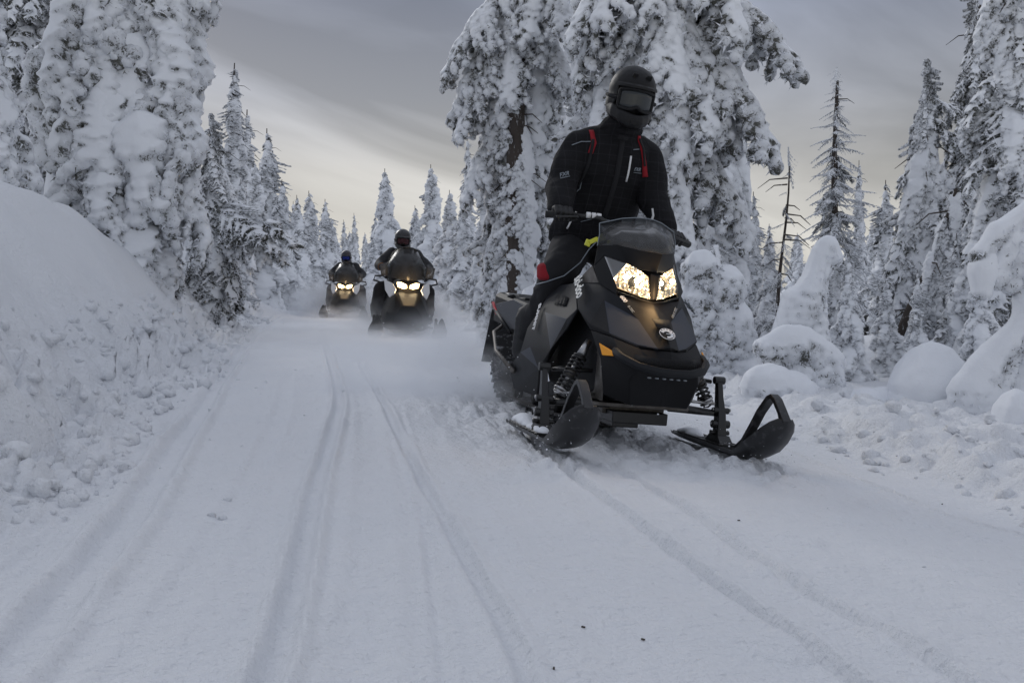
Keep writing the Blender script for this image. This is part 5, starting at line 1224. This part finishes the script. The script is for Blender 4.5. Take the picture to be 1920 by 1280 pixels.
ribbon('chest_zip', jb, [(.062, 1.55), (.066, 1.41)], .011, M['white'], rider, .004)
ribbon('pocket_zip', jb, [(-.165, 1.225), (-.195, 1.125)], .009, M['white'], rider, .004)
ribbon('pocket_zip', jb, [(.215, 1.27), (.222, 1.23), (.212, 1.17)], .008, M['white'], rider, .004)
ribbon('piping', jb, [(-.18, 1.42), (-.175, 1.35), (-.205, 1.31), (-.215, 1.27)], .005, M['txt'], rider, .003)
ribbon('piping', jb, [(-.27, 1.575), (-.22, 1.60), (-.17, 1.605)], .004, M['txt'], rider, .003)
ribbon('piping', jb, [(.07, 1.585), (.11, 1.595)], .004, M['txt'], rider, .003)
ribbon('piping', jb, [(-.13, 1.17), (-.05, 1.20), (.03, 1.195), (.10, 1.15)], .003, M['txt'], rider, .003)
ribbon('front_placket', jb, [(.0, 1.63), (.0, 1.45), (-.005, 1.2)], .030, M['pants'], rider, .003)
for (y, z, tx, sz, sl) in ((.10, 1.475, 'FXR', .026, .08), (-.335, 1.385, 'FXR', .030, .35)):
    t = text_mesh('jacket_lettering', tx, sz, M['txt'], rider, (0.2, y, z), (0, 1, sl), (0, 0, 1), shear=.4, ext=.001, bold=.0006); drape(t, jb, (-1, 0, 0), .004)
    for v in t.data.vertices: pass
    ribbon('lettering_bar', jb, [(y, z - .010), (y + .055, z - .010 + .055 * sl)], .003, M['txt'], rider, .004)
# hood collar bunched at the back of the neck
b_ = skin('collar', caps([(((-.64, -.10, 1.68), .035), ((-.55, -.09, 1.70), .030)), (((-.55, -.09, 1.70), .030), ((-.49, 0, 1.68), .028)), (((-.49, 0, 1.68), .028), ((-.55, .10, 1.70), .030)), (((-.55, .10, 1.70), .030), ((-.66, .09, 1.68), .038)), (((-.66, .09, 1.68), .04), ((-.66, -.09, 1.68), .04))]), .009, M['plaid'], rider, 3, .004, 12, 2)
# boots and knee patches
for sg in (-1, 1):
    skin('boot', caps([(((-.87, sg * .325, .58), .100), ((-.91, sg * .33, .40), .088)), (((-.92, sg * .33, .345), (.075, .06, .05)), ((-.72, sg * .35, .325), (.065, .052, .038))), (((-.91, sg * .33, .40), .068), ((-.86, sg * .335, .36), .06))]), .009, M['boot'], rider, 3, .003, 14, 5)
    me = fuse(caps([(((-.655, sg * .305, .90), (.075, .07, .03)), ((-.635, sg * .310, .845), (.07, .068, .03)))]), .01, 3, 2); me.name = 'knee_patch'; me.materials.append(M['redcloth'] if sg < 0 else M['pants'])
    kp = link('knee_patch', me, rider); kp.location = (0, sg * .012, -.015)
for sg in (-1, 1):
    segs = [(((-.41, sg * .362, 1.180), .042), ((-.385, sg * .365, 1.178), (.036, .048, .026)))]
    for i in range(4):
        y = sg * (.318 + .027 * i); ln = (.95, 1.05, 1.0, .85)[i]
        segs += [(((-.385, y, 1.190), .0145), ((-.350, y, 1.192 + .004 * ln), .0135)), (((-.350, y, 1.194), .0135), ((-.322, y, 1.170), .0125)), (((-.322, y, 1.170), .0125), ((-.335 - .012 * ln, y, 1.135), .0115))]
    segs += [(((-.39, sg * .325, 1.165), .016), ((-.375, sg * .295, 1.145), .014)), (((-.375, sg * .295, 1.145), .014), ((-.345, sg * .285, 1.142), .012))]
    segs += [(((-.47, sg * .36, 1.215), .050), ((-.41, sg * .362, 1.182), .044))]
    gl = skin('glove', caps(segs, .5), .0055, M['glove'], rider, 2, .001, 30, 3)
    if sg > 0: gl.data.transform(Matrix.Translation((-.385, .322, 1.110)) @ Matrix.Rotation(radians(22), 4, 'Z') @ Matrix.Rotation(radians(-8), 4, 'X') @ Matrix.Translation((.35, -.36, -1.165)))
ribbon('glove_tab', bvh_of([o for o in rider.children if o.name.startswith('glove') and o.data.vertices[0].co.y < 0]), [(-.375, 1.225), (-.345, 1.222)], .008, M['txt'], rider, .004)
# white cord from the jacket to the sled
b = MB(); cp = [(-.70, -.06, 1.06), (-.66, -.12, 1.0), (-.64, -.17, .92), (-.66, -.25, .84), (-.72, -.33, .80), (-.80, -.37, .78)]; b.tube([tuple(Vector(p) + Vector((.16, -.02, .0))) for p in cp], .0035, 5); b.build('cord', M['txt'], rider, autos=False)

def helmet(parent, loc, rot, shell, trim, lensm, sc=1.0, full=False):
    h = empty('helmet', loc, rot, parent); h.scale = (sc, sc, sc)
    segs = [(((-.01, 0, .015), (.148, .132, .135)), ((.0, 0, -.03), (.142, .126, .12)))]
    B = caps(segs); B += caps([(((-.03, -.104, -.06), (.06, .028, .065)), ((-.01, -.088, -.115), (.06, .03, .04))), (((-.03, .104, -.06), (.06, .028, .065)), ((-.01, .088, -.115), (.06, .03, .04))), (((-.10, 0, -.06), (.05, .09, .08)), ((-.09, 0, -.12), (.05, .09, .05)))])
    # remove the face opening: keep the shell behind, jaw ring in front
    me = fuse(B, .008, 3, 3); bm = bmesh.new(); bm.from_mesh(me)
    kill = [f for f in bm.faces if f.calc_center_median().x > .045 and -.19 < f.calc_center_median().z < .030 and abs(f.calc_center_median().y) < .106]
    bmesh.ops.delete(bm, geom=kill, context='FACES'); bm.to_mesh(me); bm.free()
    me.polygons.foreach_set('use_smooth', np.ones(len(me.polygons), bool)); me.materials.clear(); me.materials.append(shell); me.name = 'shell'
    sh_ = link('shell', me, h); md = sh_.modifiers.new('s', 'SOLIDIFY'); md.thickness = .010; md.offset = -1
    segs = []
    ring = [(-.03, -.108, -.085), (.05, -.100, -.115), (.11, -.070, -.140), (.150, -.030, -.158), (.158, 0, -.160), (.150, .030, -.158), (.11, .070, -.140), (.05, .100, -.115), (-.03, .108, -.085)]
    for a, c_ in zip(ring[:-1], ring[1:]): segs.append(((a, (.022, .022, .040)), (c_, (.022, .022, .040))))
    segs += [(((.145, 0, -.175), (.026, .034, .024)), ((.12, 0, -.195), (.03, .045, .012))), (((.06, 0, -.16), (.07, .075, .03)), ((.10, 0, -.175), (.04, .06, .025)))]
    skin('chin_bar', caps(segs), .006, shell, h, 2)
    b = MB(); b.box((.178, 0, -.165), (.012, .05, .026)); b.build('mouth_vent', M['mattblk'], h, bevel=.004)
    # brow ledge
    b = MB(); n = 14; rows = []
    for i in range(n + 1):
        a = -1.15 + 2.3 * i / n; r = .128; rows.append([(.02 + r * cos(a) * 1.02, r * .98 * sin(a), .040), (.02 + (r + .013) * cos(a) * 1.03, (r + .001) * sin(a), .030), (.02 + (r + .013) * cos(a) * 1.03, (r + .001) * sin(a), .018), (.02 + r * cos(a), r * .98 * sin(a), .022)])
    b.loft(rows); b.build('brow', shell, h)
    # balaclava face behind, goggles
    b = MB(); b.ball((.03, 0, -.05), .1, 16, 10, (.92, .98, 1.1)); b.build('balaclava', M['mattblk'], h)
    def gog(x, dy, w, hgt, bulge, notch):
        rows = []
        for j in range(5):
            v = j / 4; row = []
            for i in range(17):
                u = -1 + 2 * i / 16; z = (1 - 2 * v) * hgt; zz = z * (1 - .18 * abs(u) ** 3) - (.0 if z > 0 else 0)
                if z < 0: zz = z * (1 - .18 * abs(u) ** 3) * (1 - notch * math.exp(-(u / .22) ** 2))
                row.append((x + bulge * (1 - u * u) - bulge * .9 - .0, u * w, -.045 + zz))
            rows.append(row)
        return rows
    rows = gog(.142, 0, .098, .056, .052, .34); b = MB()
    for j in range(4):
        for i in range(16): pass
    V = [p for r in rows for p in r]; b.add(V, [(j * 17 + i, j * 17 + i + 1, (j + 1) * 17 + i + 1, (j + 1) * 17 + i) for j in range(4) for i in range(16)])
    gframe = MB(); edge = [rows[0][i] for i in range(17)] + [rows[j][16] for j in range(1, 5)] + [rows[4][i] for i in range(15, -1, -1)] + [rows[j][0] for j in range(3, -1, -1)]
    gframe.tube(edge, .009, 8); gf = gframe.build('goggle_frame', trim, h, autos=False)
    b.build('goggle_lens', lensm, gf, solid=.004)
    b = MB(); b.tube([(.08, -.10, -.045), (.03, -.132, -.04), (-.06, -.125, -.03)], .012, 6); b.tube([(.08, .10, -.045), (.03, .132, -.04), (-.06, .125, -.03)], .012, 6); b.build('goggle_strap', M['pants'], gf, autos=False)
    return h
hm = helmet(rider, (-.455, .012, 1.885), (radians(-4), radians(10), radians(-4)), M['helmet'], M['mattblk'], M['lens'], .99)
for y in (-.035, .045):
    b = MB(); b.box((.112, y, .085), (.03, .030, .012), Matrix.Rotation(radians(-50), 3, 'Y')); b.build('helmet_vent', M['mattblk'], hm, bevel=.003)

# ------------------------------------------------------------------ the two following touring sleds and their riders
def touring(loc, yaw, roll, label):
    s = empty('snowmobile', loc); s.rotation_euler = (Matrix.Rotation(yaw, 3, 'Z') @ Matrix.Rotation(roll, 3, 'X')).to_euler(); tag(s, label, 'snowmobile', 'touring snowmobiles following the first')
    b = MB(); b.loft([sec(-1.0, .20, .18, .25, .62), sec(-.5, .36, .28, .14, .76, .4), sec(0, .38, .25, .12, .80, .4), sec(.25, .33, .20, .13, .70, .4), sec(.45, .22, .13, .18, .52, .36)]); b.build('body', M['blk'], s, bevel=.02)
    b = MB(); b.loft([sec(-.35, .22, .20, .60, .90), sec(-.1, .24, .20, .62, .96), sec(.08, .20, .16, .62, .93), sec(.17, .15, .10, .66, .84)]); b.build('headlight_housing', M['blk'], s, bevel=.012)
    for sg in (-1, 1):
        b = MB(); b.add([(.20, sg * .028, .80), (.20, sg * .035, .855), (.16, sg * .12, .890), (.13, sg * .185, .885), (.15, sg * .17, .81), (.19, sg * .08, .785)], [(0, 1, 2, 3, 4, 5)])
        hl = b.build('headlight', M['lampwarm'], s, solid=.03, bevel=.004)
        b = MB(); b.ball((.195, sg * .075, .828), .026, 10, 6, (.5, 1.3, .9)); b.ball((.165, sg * .13, .845), .022, 10, 6, (.6, 1.2, .9)); b.build('bulb', M['lamphot'], hl)
        b = MB(); b.add([(-.12, sg * .37, .92), (.10, sg * .255, .87), (.24, sg * .205, .78), (.33, sg * .23, .71), (.25, sg * .30, .64), (.10, sg * .36, .75)], [(0, 1, 2, 3, 4, 5)]); wp = b.build('side_fairing', M['whitepl'], s, solid=.02, bevel=.004)
        d = Vector((.18, -sg * .05, -.13)); t = text_mesh('fairing_marking', '///', .07, M['grey'], wp, (.0 + .01, sg * .285, .70), Vector((.16, -sg * .05, -.10)), (0, 0, 1), shear=0); drape(t, bvh_of([wp]), (-.5, -sg * 1, -.1), .004)
        b = MB(); b.add([(.20, sg * .262, .53), (.24, sg * .25, .52), (.23, sg * .258, .49)], [(0, 1, 2)]); b.build('side_marker', M['amber'], s, solid=.012)
        b = MB(); b.tube([(-.2, sg * .30, .93), (-.28, sg * .38, .98), (-.30, sg * .50, .97), (-.27, sg * .52, .90), (-.22, sg * .42, .87), (-.18, sg * .32, .88)], .016, 6); b.build('side_mirror' if sg < 0 else 'side_mirror', M['steelblk'], s, autos=False)
        b = MB(); b.add([(-.15, sg * .30, .98), (-.10, sg * .42, .98), (-.12, sg * .45, 1.15), (-.16, sg * .33, 1.20)], [(0, 1, 2, 3)]); b.build('hand_deflector', M['shield'], s, solid=.004)
        b = MB(); b.tube([(.06, sg * .20, .22), (.02, sg * .46, .18)], .018, 6); b.tube([(-.15, sg * .22, .34), (.0, sg * .44, .32)], .012, 6); b.build('suspension_arm', M['steelblk'], s, autos=False)
        b = MB(); b.loft([[(-.03, sg * .50 - .02, .34), (.02, sg * .50 - .02, .34), (.02, sg * .50 + .02, .34), (-.03, sg * .50 + .02, .34)], [(.0, sg * .50 - .025, .05), (.07, sg * .50 - .025, .05), (.07, sg * .50 + .025, .05), (.0, sg * .50 + .025, .05)]]); b.build('spindle', M['steelblk'], s)
        b = MB(); Y0 = sg * .50; secs = []
        for x, w_, z_, hgt in [(-.44, .06, .012, .02), (-.2, .075, .0, .03), (.2, .09, .0, .034), (.40, .11, .015, .04), (.52, .12, .07, .05), (.60, .10, .15, .04), (.66, .05, .27, .02), (.67, .02, .34, .01)]:
            secs.append([(x, Y0 - w_, z_ + hgt), (x, Y0 - w_ * .7, z_), (x, Y0, z_ - .008), (x, Y0 + w_ * .7, z_), (x, Y0 + w_, z_ + hgt), (x - .01, Y0 + w_ * .5, z_ + .02), (x - .01, Y0 - w_ * .5, z_ + .02)])
        b.loft(secs); b.build('ski', M['ski'], s)
    b = MB(); lw = [(-.20, -.34, .93), (-.05, -.25, .95), (.10, -.10, .93), (.14, 0, .92), (.10, .10, .93), (-.05, .25, .95), (-.20, .34, .93)]
    md = [(-.27, -.34, 1.15), (-.17, -.27, 1.18), (-.06, -.13, 1.19), (-.03, 0, 1.19), (-.06, .13, 1.19), (-.17, .27, 1.18), (-.27, .34, 1.15)]
    tp = [(-.36, -.22, 1.38), (-.30, -.16, 1.43), (-.25, -.08, 1.46), (-.24, 0, 1.47), (-.25, .08, 1.46), (-.30, .16, 1.43), (-.36, .22, 1.38)]
    b.loft([lw, md, tp], cap=False); b.f = [f for f in b.f if not ({0, 6} <= set(i % 7 for i in f) and len({i % 7 for i in f}) == 2)]; b.m = [0] * len(b.f); w = b.build('windshield', M['shield2'], s, solid=.004)
    b = MB(); b.tube(lw[:1] + md[:1] + tp + md[-1:] + lw[-1:], .006, 6); b.build('windshield_edge', M['steelblk'], w, autos=False)
    b = MB(); b.tube([(-.42, -.38, 1.10), (-.35, -.15, 1.14), (-.33, .15, 1.14), (-.42, .38, 1.10)], .014, 6); b.build('handlebar', M['steelblk'], s, autos=False)
    b = MB(); b.loft([[(x, -w, z0), (x, -w * .8, z1), (x, w * .8, z1), (x, w, z0)] for x, w, z0, z1 in ((-.6, .14, .5, .74), (-.9, .19, .5, .74), (-1.5, .19, .5, .76), (-1.6, .17, .5, .98), (-1.75, .15, .5, .98))]); b.build('seat', M['rubber'], s, bevel=.015)
    b = MB(); b.loft([[(x, -.20, .36), (x, -.20, .54), (x, .20, .54), (x, .20, .36)] for x in (-.8, -2.2)]); b.box((-1.2, 0, .29), (1.2, .84, .03)); b.build('tunnel', M['blk'], s, bevel=.006)
    b = MB(); b.box((-1.2, 0, .18), (1.9, .38, .30)); b.build('track', M['dusty'], s, bevel=.1)
    gl_ = bpy.data.lights.new('headlight_glow', 'POINT'); gl_.energy = 6; gl_.color = (1, .66, .32); gl_.shadow_soft_size = .08; go_ = bpy.data.objects.new('headlight_glow', gl_); COL.objects.link(go_); go_.parent = s; go_.location = (.42, 0, .84)
    b = MB(); p = Vector((.335, 0, .64)); b.ball((.335, -.0, .60), .022, 10, 6, (.5, 1, 1)); b.build('emblem', M['txt'], s)
    return s
M['shield2'] = shield_mat('tall_smoked_windshield', (.30, .31, .32), .10)
def seated(loc, rot, label, shellm, lensm, cuff, lean=0):
    p = empty('person', loc); p.rotation_euler = rot; tag(p, label, 'person')
    segs = [(((-1.0, 0, .86), (.16, .19, .12)), ((-.90, 0, 1.15), (.14, .19, .12))), (((-.90, 0, 1.15), (.14, .19, .12)), ((-.82, 0, 1.36), (.13, .21, .10))), (((-.80, 0, 1.42), .08), ((-.74, -.02, 1.58), .07))]
    for sg in (-1, 1):
        segs += [(((-.82, sg * .20, 1.36), .09), ((-.70, sg * .40, 1.16), .075)), (((-.70, sg * .40, 1.16), .075), ((-.45, sg * .38, 1.12), .045)), (((-1.0, sg * .10, .84), .12), ((-.40, sg * .38, .76), .125)), (((-.40, sg * .38, .76), .125), ((-.50, sg * .42, .42), .11)), (((-.52, sg * .42, .34), .09), ((-.36, sg * .43, .30), .06))]
    for sg in (-1, 1):
        for i in range(4): segs += [(((-.44, sg * (.34 + .026 * i), 1.13), .014), ((-.39, sg * (.34 + .026 * i), 1.12), .013)), (((-.39, sg * (.34 + .026 * i), 1.12), .013), ((-.40, sg * (.34 + .026 * i), 1.08), .012))]
    skin('body', caps(segs), .018, M['pants'], p, 3, .008, 8, 4)
    segs = [(((-1.0, 0, .93), (.18, .22, .06)), ((-.90, 0, 1.15), (.165, .22, .12))), (((-.90, 0, 1.15), (.165, .22, .12)), ((-.82, 0, 1.38), (.145, .225, .10))), (((-.80, 0, 1.44), .10), ((-.76, -.01, 1.52), .10))]
    for sg in (-1, 1): segs += [(((-.82, sg * .20, 1.37), .105), ((-.70, sg * .41, 1.16), .092)), (((-.70, sg * .41, 1.16), .092), ((-.50, sg * .385, 1.125), .062))]
    skin('jacket', caps(segs), .016, M['pants2'], p, 4, .010, 7, 6)
    for sg in (-1, 1): skin('boot', caps([(((-.49, sg * .42, .48), .12), ((-.52, sg * .42, .36), .10)), (((-.54, sg * .42, .31), (.08, .07, .06)), ((-.30, sg * .43, .28), (.07, .065, .05)))]), .012, M['boot'], p, 2)
    if cuff:
        b = MB(); b.tube([(-.52, -.387, 1.128), (-.49, -.385, 1.125)], .066, 12); b.build('cuff', M['orangecloth'], p, autos=False)
    helmet(p, (-.70, -.02 + lean, 1.635), (0, radians(8), 0), shellm, M['mattblk'], lensm, 1.02)
    return p
M['pants2'] = mat('black_jacket_nylon', (.009, .009, .012), .7, bump=(25, .5, .006))
M['helmet2'] = mat('grey_helmet_shell', (.016, .016, .017), .35, coat=.2)
M['helmet3'] = mat('dark_red_helmet_shell', (.020, .009, .010), .35, coat=.2, vary=(10, (.02, .02, .03), .45, .5))
def rotm(yaw, roll): return (Matrix.Rotation(yaw, 3, 'Z') @ Matrix.Rotation(roll, 3, 'X')).to_euler()
p2 = (wx(757, 16.3), 16.3, gz(wx(757, 16.3), 16.3) - .02); p3 = (wx(646, 26.0), 26.0, gz(wx(646, 26.0), 26.0) - .04)
t2 = touring(p2, radians(-78), radians(-4), 'touring snowmobile with a tall windshield and white side fairings, second in line')
t3 = copy_tree(t2); t3.location = p3; t3.rotation_euler = rotm(radians(-84), radians(-2)); t3['label'] = 'touring snowmobile farthest back in the line, half hidden by powder'
seated(p2, rotm(radians(-78), radians(-4)), 'seated rider in black with a grey helmet and an orange cuff on the second snowmobile', M['helmet2'], M['redlens'], True, -.03)
seated(p3, rotm(radians(-84), radians(-2)), 'seated rider in black with blue mirrored goggles on the farthest snowmobile', M['helmet3'], M['bluelens'], False, -.02)

# ------------------------------------------------------------------ powder thrown up by the sleds
def powder(name, loc, size, dens, label, rot=0, seed=0, fall=1.6):
    m = bpy.data.materials.new('airborne_powder'); m.use_nodes = True; t = m.node_tree; t.nodes.clear(); L = t.links.new
    o = N(t, 'ShaderNodeOutputMaterial'); v = N(t, 'ShaderNodeVolumePrincipled'); v.inputs['Color'].default_value = (.93, .95, .98, 1); v.inputs['Anisotropy'].default_value = .2
    tc = N(t, 'ShaderNodeTexCoord'); ln = N(t, 'ShaderNodeVectorMath', operation='LENGTH'); L(tc.outputs['Object'], ln.inputs[0])
    r = N(t, 'ShaderNodeMapRange', interpolation_type='SMOOTHSTEP'); r.inputs[1].default_value = 1.0; r.inputs[2].default_value = .15; L(ln.outputs['Value'], r.inputs[0])
    p = N(t, 'ShaderNodeMath', operation='POWER'); p.inputs[1].default_value = fall; L(r.outputs[0], p.inputs[0])
    mp = N(t, 'ShaderNodeMapping'); mp.inputs['Location'].default_value = (seed * 1.7, 0, 0); L(tc.outputs['Object'], mp.inputs[0])
    n = N(t, 'ShaderNodeTexNoise'); n.inputs['Scale'].default_value = 3.2; n.inputs['Detail'].default_value = 4; n.inputs['Distortion'].default_value = .7; L(mp.outputs[0], n.inputs['Vector'])
    q = N(t, 'ShaderNodeMapRange'); q.inputs[1].default_value = .40; q.inputs[2].default_value = .64; L(n.outputs[0], q.inputs[0])
    a = N(t, 'ShaderNodeMath', operation='MULTIPLY'); L(p.outputs[0], a.inputs[0]); L(q.outputs[0], a.inputs[1])
    c = N(t, 'ShaderNodeMath', operation='MULTIPLY'); c.inputs[1].default_value = dens; L(a.outputs[0], c.inputs[0]); L(c.outputs[0], v.inputs['Density']); L(v.outputs[0], o.inputs['Volume'])
    b = MB(); b.ball((0, 0, 0), 1, 20, 12); ob = b.build(name, m, autos=False); ob.location = loc; ob.scale = size; ob.rotation_euler = (0, 0, rot)
    return tag(ob, label, 'powder', kind='stuff')
powder('snow_powder', (-.20, 8.0, .0), (1.7, 2.0, .75), 4.6, 'pale powder hanging behind the track of the first sled', .15, 1)
powder('snow_powder', (-1.7, 17.2, .15), (1.6, 1.5, .8), 6., 'powder swirling round the second sled\'s runners', .1, 2)
powder('snow_powder', (-2.05, 15.7, -.05), (.8, .8, .34), 3.2, 'low powder puff under the nose of the second sled', .1, 6)
powder('snow_powder', (-4.4, 25.2, -.05), (1.2, 1.0, .5), 4, 'low powder puff under the nose of the farthest sled', .1, 7)
powder('snow_powder', (-2.3, 12.5, .0), (2.4, 4.5, .4), 1.6, 'thin drift of powder low over the trail between the sleds', .2, 3)
powder('snow_powder', (-4.4, 27.0, .2), (2.4, 2.0, 1.1), 5, 'powder cloud swallowing the lower half of the farthest sled', .1, 4)
powder('snow_powder', (-8.6, 34, .3), (3.2, 5.0, 1.3), 1.2, 'faint powder cloud drifting at the far bend', .1, 5)

# ------------------------------------------------------------------ broken snow along both edges of the trail, and crumbs
def clods():
    r = np.random.default_rng(77); V0, F0 = ico(2); Vs = []; Fs = []; k = 0
    P = []
    for _ in range(1300):
        Y = 3.2 + 20 * r.random() ** 1.6; u = r.uniform(-.40, .6) if r.random() < .93 else r.uniform(-1.0, -.4); P.append((foot_l(Y) - u + .35 * float(fbm(np.array([foot_l(Y) * .3 + 5]), np.array([Y * .6]), 3, 3)[0]), Y, 1.0 if u > -.4 else .4))
    for _ in range(420):
        Y = 3.0 + 9 * r.random() ** 1.4; P.append((foot_r(Y) + r.uniform(-.12, 1.3), Y, .9))
    for _ in range(50):
        Y = 2.2 + 9 * r.random(); P.append((r.uniform(float(foot_l(Y)) + .1, float(foot_r(Y))), Y, .2))
    xs = np.array([p[0] for p in P]); ys = np.array([p[1] for p in P]); zs = ground_h(xs, ys)
    for (x, y, sc), z in zip(P, zs):
        R_ = (.008 + .042 * r.random() ** 3) * sc * (1 + y * .03); Vv = V0 * (1 + .7 * vn3(V0, 1.7, k % 37)[:, None] + .45 * vn3(V0, 3.6, k % 23)[:, None]); Vv = Vv * np.array([1, r.uniform(.7, 1.1), r.uniform(.55, .9)]) * R_
        a = r.uniform(0, 6.28); c, s_ = cos(a), sin(a); Vv = Vv @ np.array([[c, -s_, 0], [s_, c, 0], [0, 0, 1]]).T
        Vs.append(Vv + np.array([x, y, z + R_ * .15])); Fs.append(F0 + k * len(V0)); k += 1
    V = np.concatenate(Vs); Fq = np.concatenate(Fs); me = bpy.data.meshes.new('snow_clods'); me.vertices.add(len(V)); me.vertices.foreach_set('co', V.ravel())
    me.loops.add(Fq.size); me.loops.foreach_set('vertex_index', Fq.ravel().astype(np.int32)); me.polygons.add(len(Fq)); me.polygons.foreach_set('loop_start', np.arange(0, Fq.size, 3, dtype=np.int32)); me.update(calc_edges=True)
    me.polygons.foreach_set('use_smooth', np.ones(len(Fq), bool)); me.materials.append(M['ground']); tag(link('snow_clods', me), 'broken lumps of snow strewn along the edges of the trail', kind='stuff')
clods()
b = MB(); r_ = np.random.default_rng(5)
for px_, Y_ in ((1096, 2.27), (1210, 2.21), (1040, 2.02), (1775, 4.3), (1390, 3.5)):
    x = wx(px_, Y_); a = r_.uniform(0, 3); z = gz(x, Y_) + .003; b.box((x, Y_, z), (.009, .004, .003), Matrix.Rotation(a, 3, 'Z'))
tag(b.build('bark_crumbs', M['twig']), 'dark crumbs of bark and needles scattered on the trail', kind='stuff')

def spray():
    r = np.random.default_rng(9); V0, F0 = ico(1); Vs = []; Fs = []; k = 0
    M3 = np.array(Matrix.Rotation(radians(-75), 3, 'Z') @ Matrix.Rotation(radians(-5.5), 3, 'X'))
    for (c, sp, n) in (((-.1, -.60, .05), (.45, .10, .05), 150), ((-.1, .60, .05), (.45, .10, .04), 110), ((-1.6, -.45, .12), (.8, .28, .14), 420), ((-2.4, 0, .25), (.5, .4, .25), 420), ((.45, -.49, .03), (.12, .10, .03), 60), ((.45, .49, .03), (.12, .10, .03), 60)):
        for _ in range(n):
            p = np.array(c) + r.normal(0, 1, 3) * np.array(sp); p[2] = abs(p[2]) + .01; w = M3 @ p + np.array(SLED_LOC)
            Vs.append(V0 * (.0015 + .005 * r.random() ** 4) * np.array([1, r.uniform(.6, 1), r.uniform(.5, 1)]) + w); Fs.append(F0 + k * len(V0)); k += 1
    V = np.concatenate(Vs); Fq = np.concatenate(Fs); tag(link('snow_spray', mesh('snow_spray', V, Fq.tolist(), M['ground'])), 'loose grains of snow flying round the first sled', kind='stuff')
spray()
